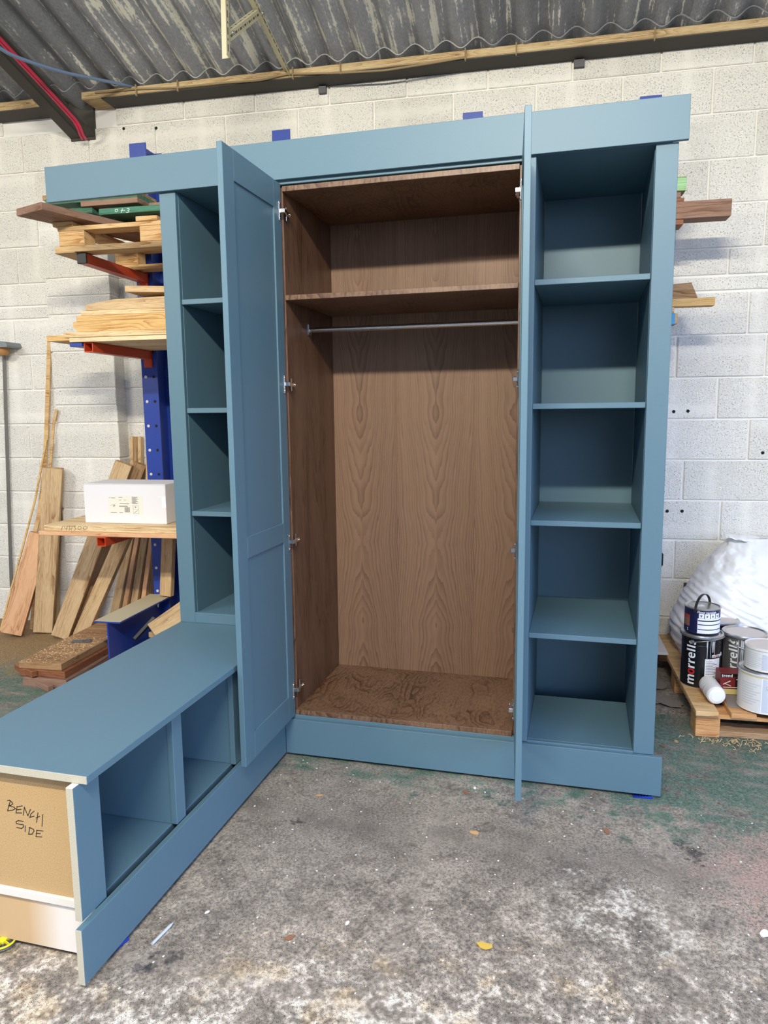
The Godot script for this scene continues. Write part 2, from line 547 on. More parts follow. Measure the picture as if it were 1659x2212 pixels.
func floor_material() -> void:
	# broad map, 3.5 mm a pixel: x -2.6..3.0, z -1.7..1.7
	var w := 1600
	var h := 972
	var big := nbytes(301, 0.006, 4, w, h)
	var mid := nbytes(302, 0.03, 5, w, h)
	var fin := nbytes(303, 0.13, 3, w, h)
	var fl2 := nbytes(304, 0.018, 5, w, h)
	var scr := nbytes(305, 0.05, 3, w, h, 6, 1)
	var out := PackedByteArray()
	out.resize(w * h * 3)
	var j := 0
	for y in h:
		var z := -1.7 + 3.4 * y / h
		for x in w:
			var X := -2.6 + 5.6 * x / w
			var i := y * w + x
			var b := big[i] / 255.0 - 0.5
			var m := mid[i] / 255.0 - 0.5
			var f := fin[i] / 255.0 - 0.5
			var g := fl2[i] / 255.0 - 0.5
			var sc := scr[i] / 255.0 - 0.5
			# worn concrete
			var v := 0.66 + 0.34 * m + 0.34 * f + 0.14 * b
			var r := v * 1.00
			var gg := v * 0.93
			var bb := v * 0.84
			# remains of green floor paint, most of it away from the walked middle
			var zone := clampf(1.15 - (z + 0.15) * 2.1, 0.0, 1.0)
			zone = lerpf(zone, clampf(1.25 - (z - 0.12) * 3.4, 0.0, 1.0), clampf((X - 1.75 + 0.8 * m) * 2.5, 0.0, 1.0))
			if z < -0.75 + 0.25 * b:
				zone *= 0.3
			var paint := clampf((zone * 0.62 + 0.55 * m + 0.5 * f + 0.55 * g + 0.5 * sc - 0.34) * 3.2, 0.0, 0.92)
			r = lerpf(r, 0.39 + 0.22 * f, paint)
			gg = lerpf(gg, 0.485 + 0.22 * f, paint)
			bb = lerpf(bb, 0.42 + 0.22 * f, paint)
			# scattered dark damp and grime
			var dk := clampf((0.24 - absf(z - 0.45)) * 2.0 + 1.6 * m + 1.2 * f + g - 0.25, 0.0, 0.55)
			r *= 1.0 - 0.5 * dk
			gg *= 1.0 - 0.5 * dk
			bb *= 1.0 - 0.5 * dk
			# pinkish bare screed on the right
			var pk := clampf((0.42 - Vector2((X - 2.45) * 0.9, (z - 0.42) * 1.1).length()) * 4.0 + 1.6 * m + 0.8 * f + 0.7 * g, 0.0, 0.85)
			r = lerpf(r, 0.76, pk)
			gg = lerpf(gg, 0.64, pk)
			bb = lerpf(bb, 0.58, pk)
			# pale plaster or paint spills in the foreground
			var edge := z - (1.20 - 0.2 * (X - 0.67)) + 0.28 * b
			var wh := clampf(edge * 3.0 + 1.5 * m + 2.1 * f + 1.2 * g - 0.12, 0.0, 1.0) if edge > -0.25 else 0.0
			var q := 0.13 - Vector2((X - 1.78) * 0.75, z - 0.70).length()
			wh = maxf(wh, clampf(q * 3.2 + 1.4 * m + 1.6 * f + 0.8 * g - 0.12, 0.0, 0.8))
			r = lerpf(r, 0.99, wh)
			gg = lerpf(gg, 0.96, wh)
			bb = lerpf(bb, 0.90, wh)
			# ochre stains
			var oc := clampf((edge + 0.18) * (0.28 - edge) * 9.0, 0.0, 1.0) * clampf(3.0 * g + 0.8 * f - 0.15, 0.0, 0.7)
			r = lerpf(r, 0.72, oc)
			gg = lerpf(gg, 0.56, oc)
			bb = lerpf(bb, 0.33, oc)
			# sawdust along the wall on the left
			if X < 0.0:
				var sd := clampf((-0.42 - z) * 3.0 + 1.2 * g + 0.6 * m, 0.0, 1.0) * clampf((-0.4 - X) * 3.0, 0.0, 1.0)
				r = lerpf(r, 0.66 + 0.12 * f, sd)
				gg = lerpf(gg, 0.55 + 0.12 * f, sd)
				bb = lerpf(bb, 0.39 + 0.1 * f, sd)
			# two oily blots
			for bl in [[0.684, 0.473, 0.02], [0.63, 1.16, 0.035], [2.02, 0.33, 0.05], [0.60, 1.21, 0.02]]:
				var dd: float = bl[2] - Vector2(X - bl[0], (z - bl[1]) * 1.3).length()
				if dd > -0.05:
					var o := clampf(dd * 14.0 + 3.0 * m + 2.0 * f, 0.0, 0.6)
					r *= 1.0 - 0.75 * o
					gg *= 1.0 - 0.75 * o
					bb *= 1.0 - 0.72 * o
			out[j] = int(clampf(r, 0, 1) * 255.0)
			out[j + 1] = int(clampf(gg, 0, 1) * 255.0)
			out[j + 2] = int(clampf(bb, 0, 1) * 255.0)
			j += 3
	# fine grit, one tile a metre
	var s := 1024
	var a := nbytes(311, 0.06, 4, s, s)
	var c := nbytes(312, 0.25, 2, s, s)
	var det := PackedByteArray()
	det.resize(s * s * 3)
	var hg := PackedByteArray()
	hg.resize(s * s)
	for i in s * s:
		var t: float = a[i] / 255.0
		var f: float = c[i] / 255.0
		var grit := clampf((f - 0.74) * 9.0, 0.0, 1.0)
		var hole := clampf((0.30 - f * 0.5 - t * 0.28) * 9.0, 0.0, 1.0)
		var l := clampf(0.86 + 0.34 * (t - 0.5) + 0.55 * (f - 0.5) + 0.14 * grit - 0.45 * hole, 0.0, 1.0)
		det[i * 3] = int(l * 255.0)
		det[i * 3 + 1] = int(l * 254.0)
		det[i * 3 + 2] = int(l * 252.0)
		hg[i] = int(clampf(0.5 + 0.4 * (t - 0.5) + 0.5 * (f - 0.5) + 0.3 * grit - 0.4 * hole, 0.0, 1.0) * 255.0)
	var m := mat("floor", Color.WHITE, 0.7)
	m.resource_name = "worn_concrete"
	m.albedo_texture = tex(w, h, out)
	m.detail_enabled = true
	m.detail_albedo = tex(s, s, det)
	m.detail_blend_mode = BaseMaterial3D.BLEND_MODE_MUL
	m.detail_uv_layer = BaseMaterial3D.DETAIL_UV_2
	m.heightmap_enabled = false

# ---------------------------------------------------------------- lettering
func text_arrays(s: String, font_names: PackedStringArray, weight: int, size_m: float, depth: float) -> Array:
	# one letter at a time, set side by side and centred
	var f := SystemFont.new()
	f.font_names = font_names
	f.font_weight = weight
	var vs := PackedVector3Array()
	var ns := PackedVector3Array()
	var ix := PackedInt32Array()
	var x := 0.0
	for ch in s:
		var adv := f.get_string_size(ch, HORIZONTAL_ALIGNMENT_LEFT, -1, 64).x * size_m / 64.0
		if ch != " ":
			var t := TextMesh.new()
			t.font = f
			t.text = ch
			t.font_size = 64
			t.pixel_size = size_m / 64.0
			t.depth = depth
			t.curve_step = 2.0
			t.horizontal_alignment = HORIZONTAL_ALIGNMENT_CENTER
			var a := t.surface_get_arrays(0)
			var base := vs.size()
			for p in a[Mesh.ARRAY_VERTEX]:
				vs.append(p + Vector3(x + adv * 0.5, 0, 0))
			ns.append_array(a[Mesh.ARRAY_NORMAL])
			if a[Mesh.ARRAY_INDEX] != null:
				for k in a[Mesh.ARRAY_INDEX]:
					ix.append(base + k)
			else:
				for k in range(base, vs.size()):
					ix.append(k)
		x += adv
	for k in vs.size():
		vs[k] -= Vector3(x * 0.5, 0, 0)
	var out := []
	out.resize(Mesh.ARRAY_MAX)
	out[Mesh.ARRAY_VERTEX] = vs
	out[Mesh.ARRAY_NORMAL] = ns
	out[Mesh.ARRAY_INDEX] = ix
	return out

# text wrapped round an upright cylinder; turned = reads upwards
func bent_text(s: String, size_m: float, radius: float, ang: float, y0: float, turned: bool, weight := 700, span := 0.0) -> ArrayMesh:
	var arr := text_arrays(s, PackedStringArray(["Droid Sans"]), weight, size_m, 0.0006)
	# long triangles are split so that the letters follow the curve
	var src: PackedVector3Array = arr[Mesh.ARRAY_VERTEX]
	var srn: PackedVector3Array = arr[Mesh.ARRAY_NORMAL]
	var todo := []
	var sx: PackedInt32Array = arr[Mesh.ARRAY_INDEX]
	for i in range(0, sx.size() - 2, 3):
		todo.append([src[sx[i]], src[sx[i + 1]], src[sx[i + 2]], srn[sx[i]], srn[sx[i + 1]], srn[sx[i + 2]]])
	var vs := PackedVector3Array()
	var ns := PackedVector3Array()
	while todo.size() > 0:
		var t: Array = todo.pop_back()
		var far := 0.005
		var e := -1
		for i in 3:
			var d: float = (t[i] as Vector3).distance_to(t[(i + 1) % 3])
			if d > far:
				far = d
				e = i
		if e < 0 or todo.size() > 20000:
			for i in 3:
				vs.append(t[i])
				ns.append(t[3 + i])
			continue
		var i1 := (e + 1) % 3
		var i2 := (e + 2) % 3
		var mp: Vector3 = (t[e] + t[i1]) * 0.5
		var mn: Vector3 = ((t[3 + e] + t[3 + i1]) as Vector3).normalized()
		todo.append([t[e], mp, t[i2], t[3 + e], mn, t[3 + i2]])
		todo.append([mp, t[i1], t[i2], mn, t[3 + i1], t[3 + i2]])
	var k := 1.0
	if span > 0.0:
		var lo := 1e9
		var hi := -1e9
		for p in vs:
			lo = minf(lo, p.x)
			hi = maxf(hi, p.x)
		k = span / maxf(hi - lo, 1e-6)
	for i in vs.size():
		var p := vs[i]
		var q := ns[i]
		p.x *= k
		if turned:
			p = Vector3(-p.y, p.x, p.z)
			q = Vector3(-q.y, q.x, q.z)
		var t := ang + p.x / radius
		var rr := radius + p.z + 0.0006
		vs[i] = Vector3(sin(t) * rr, y0 + p.y, cos(t) * rr)
		ns[i] = Vector3(cos(t) * q.x + sin(t) * q.z, q.y, -sin(t) * q.x + cos(t) * q.z)
	var out := []
	out.resize(Mesh.ARRAY_MAX)
	out[Mesh.ARRAY_VERTEX] = vs
	out[Mesh.ARRAY_NORMAL] = ns
	var m := ArrayMesh.new()
	m.add_surface_from_arrays(Mesh.PRIMITIVE_TRIANGLES, out)
	return m

# a printed patch on a cylinder, proud by a hair
func patch(mb: Mb, radius: float, a0: float, a1: float, y0: float, y1: float, th := 0.0004) -> void:
	mb.lathe([Vector2(radius, y0), Vector2(radius + th, y0), Vector2(radius + th, y1), Vector2(radius, y1)], maxi(3, int(absf(a1 - a0) / 0.12)), Transform3D.IDENTITY, a0, a1)

# ---------------------------------------------------------------- build
func _ready() -> void:
	rng.seed = 20240611
	# camera
	var cam := Camera3D.new()
	cam.name = "camera"
	cam.position = Vector3(1.6384, 1.4276, 2.7054)
	cam.rotation = Vector3(deg_to_rad(-7.9325), deg_to_rad(15.1608), deg_to_rad(-0.6442))
	cam.fov = 69.852
	cam.near = 0.05
	cam.far = 60.0
	add_child(cam, true)
	cam.current = true
	# sky and exposure
	var env := Environment.new()
	env.background_mode = Environment.BG_SKY
	var sky := Sky.new()
	var sm := ProceduralSkyMaterial.new()
	sm.sky_top_color = Color(0.50, 0.62, 0.85)
	sm.sky_horizon_color = Color(0.80, 0.86, 0.96)
	sm.ground_bottom_color = Color(0.30, 0.30, 0.29)
	sm.ground_horizon_color = Color(0.55, 0.56, 0.57)
	sm.sky_energy_multiplier = 2.4
	sm.ground_energy_multiplier = 1.4
	sky.sky_material = sm
	env.sky = sky
	env.tonemap_mode = Environment.TONE_MAPPER_LINEAR
	env.tonemap_exposure = 1.06
	env.sdfgi_enabled = true
	env.ssao_enabled = true
	env.ssil_enabled = true
	var we := WorldEnvironment.new()
	we.name = "world_environment"
	we.environment = env
	add_child(we, true)
	make_materials()
	# ceiling lamps of the workshop (behind and above the camera)
	lamp(1.10, 3.46, 5.05, 19.0, "nearest long batten lamp hanging in front of the wardrobe")
	lamp(-3.10, 3.60, 5.6, 13.0, "long batten lamp hanging further left in the workshop")
	build_room()
	build_wardrobe()
	build_bench()
	build_rack()
	build_rack_timber()
	build_leaning_timber()
	build_floor_left()
	build_right_corner()
	build_roof_fittings()
	build_floor_bits()

# ---------------------------------------------------------------- lamps
func lamp(a: float, y: float, c: float, energy: float, label: String) -> void:
	var t := thing("batten_lamp", label, "lamp", Vector3(a, y, c), true, "ceiling lamps")
	bx("body", t, M.primed_white, a - 0.78, a + 0.78, y + 0.03, y + 0.09, c - 0.05, c + 0.05, 0.004)
	var em := StandardMaterial3D.new()
	em.resource_name = "lamp_tube"
	em.albedo_color = Color(1, 1, 1)
	em.emission_enabled = true
	em.emission = Color(1.0, 0.97, 0.88)
	em.emission_energy_multiplier = 3.0
	for s in [-0.028, 0.028]:
		var mb := Mb.new()
		mb.tube([Vector3(-0.75, 0, s), Vector3(0.75, 0, s)], 0.013, 10)
		put("lamp_tube", mb.mesh(), em, t)
	var ry := roof_y(c)
	for s in [-0.5, 0.5]:
		var mb := Mb.new()
		mb.tube([Vector3(s, 0.085, 0), Vector3(s, ry - y - 0.02, 0)], 0.006, 6)
		put("hanger_rod", mb.mesh(), M.slotted, t)
	var l := AreaLight3D.new()
	l.name = numbered("lamp_glow")
	l.area_size = Vector2(1.5, 0.10)
	l.light_energy = energy
	l.light_color = Color(1.0, 0.975, 0.91)
	l.shadow_enabled = true
	l.set("area_range", 30.0)
	add_child(l, true)
	l.position = W(a, y - 0.03, c - 0.07)
	l.rotation = Vector3(deg_to_rad(-33), PHI, 0)

func roof_y(c: float) -> float:
	return 3.345 + (c - 0.15) * tan(deg_to_rad(14.5))

# ---------------------------------------------------------------- the room
func build_room() -> void:
	# floor
	var f := Mb.new()
	var x0 := -8.2
	var x1 := 8.6
	var z0 := -1.95
	var z1 := 8.25
	var uv := Rect2((x0 + 2.6) / 5.6, (z0 + 1.7) / 3.4, (x1 - x0) / 5.6, (z1 - z0) / 3.4)
	f.quad_uv(Vector3(x0, 0, z1), Vector3(x1, 0, z1), Vector3(x1, 0, z0), Vector3(x0, 0, z0), uv)
	f.box(Vector3((x0 + x1) / 2, -0.11, (z0 + z1) / 2), Vector3(x1 - x0, 0.2, z1 - z0))
	var fm := f.mesh()
	var arr := fm.surface_get_arrays(0)
	var u2 := PackedVector2Array()
	for p in arr[Mesh.ARRAY_VERTEX]:
		u2.append(Vector2(p.x, p.z) * 1.35)
	arr[Mesh.ARRAY_TEX_UV2] = u2
	var fm2 := ArrayMesh.new()
	fm2.add_surface_from_arrays(Mesh.PRIMITIVE_TRIANGLES, arr)
	var fo := put("floor", fm2, M.floor, self)
	tag(fo, "worn concrete workshop floor with remains of green paint and pale spills", "floor", "", "structure")
	# back wall of painted blocks
	var w := thing("wall_back", "white painted concrete block wall behind the wardrobe", "wall", Vector3.ZERO, true, "", "structure")
	bx("mortar_bed", w, M.mortar, -7.0, 7.5, -0.02, 3.28, -0.22, -0.0085, 0.0)
	bx("wall_plate", w, M.dark_steel, -7.0, 7.5, 3.28, 3.47, -0.22, -0.02, 0.0)
	var ph := 0.2262
	var joints := [
		[-1.99, 0.4525], [-2.12, 0.0], [2.161, 0.45], [2.395, 0.45], [2.19, 0.452], [2.518, 0.452], [2.349, 0.452], [2.128, 0.452], [2.483, 0.452],
		[2.369, 0.452], [2.54, 0.452], [2.251, 0.452], [2.02, 0.452], [2.252, 0.455], [1.991, 0.45]]
	# left-hand joints that differ from the pattern counted off from the right
	var left := {5: -1.936, 6: -2.115, 7: -1.884, 8: -1.986, 10: -1.927, 11: -1.759, 12: -1.749, 13: -1.827, 14: -1.955}
	for k in 15:
		var y0 := k * ph
		var y1 := minf((k + 1) * ph, 3.28)
		if k == 0:
			y0 = 0.0
		if k == 9:
			y0 = 2.122
			add_block(w, -2.75, 2.95, 2.04, 2.118, 0, 0.002)
		var base: float = joints[k][0]
		var step := 0.4515
		var xs := []
		var a := base
		while a < 2.95:
			a += step
		while a > -1.15:
			xs.append(a)
			a -= step
		xs.append(a)
		if left.has(k):
			var la: float = left[k]
			if absf(la - xs[-1]) > 0.12:
				xs.append(la)
			la -= step
			while la > -2.9:
				xs.append(la)
				la -= step
		else:
			a -= step
			while a > -2.9:
				xs.append(a)
				a -= step
		xs.sort()
		for i in xs.size() - 1:
			if xs[i + 1] - xs[i] < 0.05:
				continue
			if k == 14 and xs[i] < -1.3 and xs[i + 1] > -1.47:
				continue
			add_block(w, xs[i], xs[i + 1], y0, y1, rng.randi() % 3, rng.randf_range(0.0, 0.003))
	# pier under the rafter
	var pr := put("pier", bmesh(Vector3(0.424, 2.488, 0.112), 0.0), M.mortar, w, Vector3(-1.428, 1.244, 0.052))
	var ys := [0.0, 0.226, 0.452, 0.58, 0.695, 0.81, 0.919, 1.142, 1.366, 1.477, 1.584, 1.812, 2.04, 2.152, 2.261, 2.49]
	for i in ys.size() - 1:
		var h: float = ys[i + 1] - ys[i]
		put("block", bmesh(Vector3(0.44, h - 0.009, 0.122), 0.004), M["block_%d" % (rng.randi() % 3)], pr, Vector3(0, ys[i] + h / 2 - 1.244, 0.003 + rng.randf_range(0, 0.003)))
	# drilled holes and dark sockets in the wall on the right
	for q in [[2.126, 1.40], [2.20, 1.402], [2.114, 0.843], [2.193, 0.844], [2.594, 1.172], [-1.117, 3.146], [-0.902, 3.131]]:
		var mb := Mb.new()
		mb.lathe([Vector2(0.009, 0), Vector2(0.009, 0.0015), Vector2(0, 0.0015)], 10, Transform3D(Basis(Vector3.RIGHT, PI / 2), Vector3.ZERO))
		put("drill_hole", mb.mesh(), M.dark_hole, w, Vector3(q[0], q[1], 0.0025))
	# other walls, right wall with a wide open doorway
	var wl := thing("wall_left", "white block side wall to the left, out of the picture", "wall", Vector3(-6.5, 0, 4), true, "", "structure")
	bx("masonry", wl, M.mortar, -6.7, -6.5, 0, 5.6, -0.2, 8.4, 0.0)
	var wr := thing("wall_right", "white block side wall to the right with a wide open doorway", "wall", Vector3(5.2, 0, 4), true, "", "structure")
	bx("masonry", wr, M.mortar, 5.2, 5.4, 0, 5.6, -0.2, 2.0, 0.0)
	bx("masonry", wr, M.mortar, 5.2, 5.4, 0, 5.6, 6.8, 8.4, 0.0)
	bx("lintel", wr, M.mortar, 5.2, 5.4, 3.4, 5.6, 2.0, 6.8, 0.0)
	var wf := thing("wall_front", "block wall behind the camera with a wide doorway", "wall", Vector3(0, 0, 8.2), true, "", "structure")
	bx("masonry", wf, M.mortar, -6.7, 2.2, 0, 5.7, 8.2, 8.4, 0.0)
	bx("masonry", wf, M.mortar, 5.15, 6.7, 0, 5.7, 8.2, 8.4, 0.0)
	bx("lintel", wf, M.mortar, 2.2, 5.15, 3.5, 5.7, 8.2, 8.4, 0.0)
	# roof of corrugated fibre cement sheets
	var r := thing("ceiling", "grey corrugated fibre cement roof sheets streaked with white", "roof", Vector3.ZERO, true, "", "structure")
	var long := corrugated(2.72)
	var eav := corrugated(0.415)
	var th := deg_to_rad(14.5)
	var bs := Basis(Vector3.RIGHT, -th)
	for i in 14:
		var a0 := -7.02 + 1.008 * i - 0.002
		var mid := a0 + 0.5
		var dy := 0.003 * (i % 2)
		var which := 1 if mid > -0.5 and mid < 1.3 else (0 if mid > -1.6 else 2)
		put("roof_sheet", eav, M["roof_%d" % (2 if which != 1 else 0)], r, Vector3(a0, roof_y(-0.24) - 0.010 + dy, -0.24), bs)
		for j in 3:
			var c0 := 0.10 + 2.55 * j
			if j == 1 and i in [3, 5, 6, 8, 10]:
				put("rooflight_pane", bmesh(Vector3(1.04, 0.006, 2.72), 0.0), M.rooflight, r, Vector3(a0 + 0.52, roof_y(c0) + dy, c0) + bs * Vector3(0, 0, 1.36), bs)
				continue
			put("roof_sheet", long, M["roof_%d" % which], r, Vector3(a0, roof_y(c0) + dy, c0), bs)
	# eaves beam, and the steel rafter sloping down on to the wall
	var t1 := thing("trim_1", "dusty tan timber eaves beam along the top of the block wall", "beam", Vector3(0, 3.28, 0), true, "", "structure")
	bx("timber", t1, M.dusty_beam, -1.298, 6.5, 3.272, 3.314, -0.02, 0.15, 0.004)
	bx("steel_angle", t1, M.dark_steel, -1.17, 6.5, 3.2665, 3.2718, -0.004, 0.146, 0.0)
	bx("steel_angle", t1, M.dark_steel, -6.5, -1.485, 3.2525, 3.2575, -0.004, 0.146, 0.0)
	bx("timber", t1, M.dusty_beam, -6.5, -1.485, 3.258, 3.306, -0.02, 0.15, 0.004)
	bx("packing_plate", t1, M.plate_grey, 0.128, 0.172, 3.225, 3.264, 0.0, 0.025, 0.001)
	bx("packing_plate", t1, M.plate_grey, 1.545, 1.60, 3.225, 3.264, 0.0, 0.025, 0.001)
	var t2 := thing("trim_2", "dark steel rafter sloping down on to the wall at the upper left", "beam", Vector3(-1.392, 3.1, 0), true, "", "structure")
	var yb := func(c: float) -> float: return 3.102 + 0.288 * c
	var yt := func(c: float) -> float: return 3.37 + 0.255 * c
	var side := Transform3D(Basis(Vector3(0, 0, 1), Vector3(0, 1, 0), Vector3(-1, 0, 0)), Vector3.ZERO)
	# polygons in (c, y) extruded along a
	var part_of := func(called: String, poly: Array, a0: float, a1: float) -> void:
		var mb := Mb.new()
		var pl := []
		for q in poly:
			pl.append(Vector2(q.x, q.y - 3.1))
		mb.prism(pl, -(a1 + 1.392), -(a0 + 1.392), side)
		put(called, mb.mesh(), M.dark_steel, t2)
	part_of.call("web", [Vector2(-0.02, yb.call(0.0)), Vector2(8.2, yb.call(8.2)), Vector2(8.2, yt.call(8.2)), Vector2(-0.02, yt.call(0.0))], -1.40, -1.388)
	part_of.call("flange", [Vector2(-0.02, yb.call(0.0)), Vector2(8.2, yb.call(8.2)), Vector2(8.2, yb.call(8.2) + 0.013), Vector2(-0.02, yb.call(0.0) + 0.013)], -1.475, -1.31)
	part_of.call("flange", [Vector2(-0.02, yt.call(0.0) - 0.013), Vector2(8.2, yt.call(8.2) - 0.013), Vector2(8.2, yt.call(8.2)), Vector2(-0.02, yt.call(0.0))], -1.475, -1.31)
	part_of.call("end_plate", [Vector2(-0.02, yb.call(0.0) - 0.004), Vector2(0.012, yb.call(0.0) - 0.004), Vector2(0.012, yt.call(0.0)), Vector2(-0.02, yt.call(0.0))], -1.475, -1.31)

func add_block(w: Node3D, a0: float, a1: float, y0: float, y1: float, tone: int, proud: float) -> void:
	var g := 0.0048
	if a0 < -1.22 and a1 > -1.64 and false:
		return
	put("block", bmesh(Vector3(snappedf(a1 - a0 - 2 * g, 0.001), snappedf(y1 - y0 - 2 * g, 0.001), 0.05), 0.004), M["block_%d" % tone], w, Vector3((a0 + a1) / 2, (y0 + y1) / 2, proud - 0.025))

func corrugated(length: float) -> ArrayMesh:
	var mb := Mb.new()
	var p := 0.168
	var amp := 0.026
	var wd := 6 * p + 0.04
	var nx := 84
	var nz := 1
	var t := 0.0065
	var py := func(x: float) -> float: return amp * cos(TAU * x / p)
	var pn := func(x: float) -> Vector3: return Vector3(amp * TAU / p * sin(TAU * x / p), 1, 0).normalized()
	for i in nx:
		var xa := wd * i / nx
		var xb := wd * (i + 1) / nx
		var na: Vector3 = pn.call(xa)
		var nb: Vector3 = pn.call(xb)
		var A := Vector3(xa, py.call(xa), 0)
		var B := Vector3(xb, py.call(xb), 0)
		var z := Vector3(0, 0, length)
		var ua := Vector2(xa / 1.008, 0)
		var ub := Vector2(xb / 1.008, 0)
		var uz := Vector2(0, length / 2.0)
		# underside
		mb.tri(A, B, B + z, -na, -nb, -nb, ua, ub, ub + uz)
		mb.tri(A, B + z, A + z, -na, -nb, -na, ua, ub + uz, ua + uz)
		var A2 := A + na * t
		var B2 := B + nb * t
		mb.tri(A2, B2 + z, B2, na, nb, nb, ua, ub + uz, ub)
		mb.tri(A2, A2 + z, B2 + z, na, na, nb, ua, ua + uz, ub + uz)
		mb.quad(A, B, B2, A2, Vector3(0, 0, -1))
		mb.quad(A + z, B + z, B2 + z, A2 + z, Vector3(0, 0, 1))
	return mb.mesh()

# ---------------------------------------------------------------- the wardrobe
func build_wardrobe() -> void:
	var P: Material = M.paint
	var t := thing("wardrobe", "blue-green painted wardrobe with two open doors, walnut interior and open shelves either side", "wardrobe", Vector3(0.96, 0, -0.28))
	# face frame, cornice, plinth
	bx("cornice", t, P, -0.5087, 1.947, 2.2846, 2.422, 0.0, 0.0178, 0.0012)
	bx("plinth", t, P, 0.4762, 1.947, 0.0136, 0.163, 0.0, 0.0178, 0.0012)
	bx("stile", t, P, 0.0, 0.0706, 0.5415, 2.2846, -0.02, 0.0)
	bx("stile", t, P, 1.8478, 1.9184, 0.163, 2.2846, -0.02, 0.0)
	bx("stile", t, P, 0.457, 0.4945, 0.163, 2.2846, -0.02, 0.0)
	bx("stile", t, P, 1.4245, 1.461, 0.163, 2.2846, -0.02, 0.0)
	bx("rail", t, P, 0.0706, 0.457, 0.5415, 0.586, -0.02, 0.0)
	bx("rail", t, P, 0.495, 1.4245, 0.135, 0.1765, -0.02, -0.001)
	bx("rail", t, P, 0.495, 1.4245, 2.272, 2.30, -0.02, -0.001)
	bx("rail", t, P, 1.461, 1.8478, 0.135, 0.170, -0.02, 0.0)
	# top board of the carcass
	bx("top_board", t, P, 0.018, 1.90, 2.2846, 2.3026, -0.592, -0.0005)
	# left bay
	bx("side_panel", t, P, 0.052, 0.072, 0.02, 2.2846, -0.578, -0.02)
	bx("side_panel", t, P, 0.4575, 0.4755, 0.02, 2.2846, -0.578, -0.02)
	bx("back_panel", t, P, 0.072, 0.4575, 0.56, 2.2846, -0.578, -0.57)
	for y in [1.854, 1.423, 0.998]:
		bx("shelf", t, P, 0.0725, 0.457, y, y + 0.02, -0.57, -0.008, 0.0015)
	bx("shelf", t, P, 0.0725, 0.457, 0.565, 0.583, -0.57, -0.0205, 0.001)
	# right bay
	bx("side_panel", t, P, 1.443, 1.4610, 0.02, 2.2846, -0.578, -0.02)
	bx("side_panel", t, P, 1.8462, 1.8645, 0.02, 2.2846, -0.578, -0.02)
	bx("back_panel", t, P, 1.461, 1.8462, 0.02, 2.2846, -0.586, -0.578)
	for y in [1.855, 1.424, 1.0, 0.573]:
		bx("shelf", t, P, 1.4613, 1.8460, y, y + 0.02, -0.577, -0.006, 0.0015)
	bx("shelf", t, P, 1.4613, 1.8460, 0.152, 0.17, -0.465, -0.0205, 0.001)
	bx("shelf", t, P, 1.4613, 1.8460, 0.07, 0.08, -0.578, -0.466, 0.001)
	# plain outer side on the right
	bx("side_panel", t, P, 1.8985, 1.9175, 0.02, 2.2846, -0.578, -0.02)
	# walnut carcass
	var wu: Material = M.walnut_upright
	var wa: Material = M.walnut_across
	bx("walnut_side", t, wu, 0.4955, 0.5155, 0.177, 2.272, -0.575, -0.0215)
	bx("walnut_side", t, wu, 1.404, 1.424, 0.177, 2.272, -0.575, -0.0215)
	bx("walnut_floor", t, wa, 0.5158, 1.4037, 0.177, 0.197, -0.567, -0.002, 0.001)
	bx("walnut_top", t, wa, 0.5158, 1.4037, 2.25, 2.27, -0.567, -0.012, 0.001)
	bx("walnut_shelf", t, wa, 0.5158, 1.4037, 1.851, 1.870, -0.567, -0.015, 0.001)
	var wb := Mb.new()
	var o := org
	wb.quad_uv(Vector3(0.5155, 0.192, -0.5675) - o, Vector3(1.404, 0.192, -0.5675) - o, Vector3(1.404, 2.252, -0.5675) - o, Vector3(0.5155, 2.252, -0.5675) - o)
	wb.box(Vector3(0.96, 1.222, -0.5725) - o, Vector3(0.889, 2.06, 0.009))
	put("walnut_back", wb.mesh(), M.walnut_back, t)
	# hanging rail
	var hr := Mb.new()
	hr.tube([Vector3(0.5165, 1.7625, -0.27) - o, Vector3(1.4035, 1.7625, -0.27) - o], 0.0105, 16)
	var hrn := put("hanging_rail", hr.mesh(), M.rail_metal, t)
	for xx in [0.5175, 1.402]:
		sub("rail_bracket", hrn, M.chrome, xx - 0.002, xx + 0.002, 1.742, 1.786, -0.285, -0.255, 0.0008)
	# levelling feet
	for q in [[0.50, 0.0], [0.955, -0.004], [1.435, -0.004], [1.80, -0.1], [0.3, -0.5], [1.2, -0.5], [1.85, -0.5]]:
		bx("levelling_foot", t, M.grey_plastic, q[0] - 0.022, q[0] + 0.022, 0.0, 0.0205, q[1] - 0.06, q[1] - 0.012, 0.002)
	# a base board that keeps the carcass off the floor
	bx("base_board", t, P, 0.08, 1.84, 0.02, 0.035, -0.57, -0.022, 0.0)
	wardrobe_door(t, Vector3(0.4956, 0, 0.002), 0.0, true)
	wardrobe_door(t, Vector3(1.4125, 0, 0.003), atan(0.045 / 0.469), false)

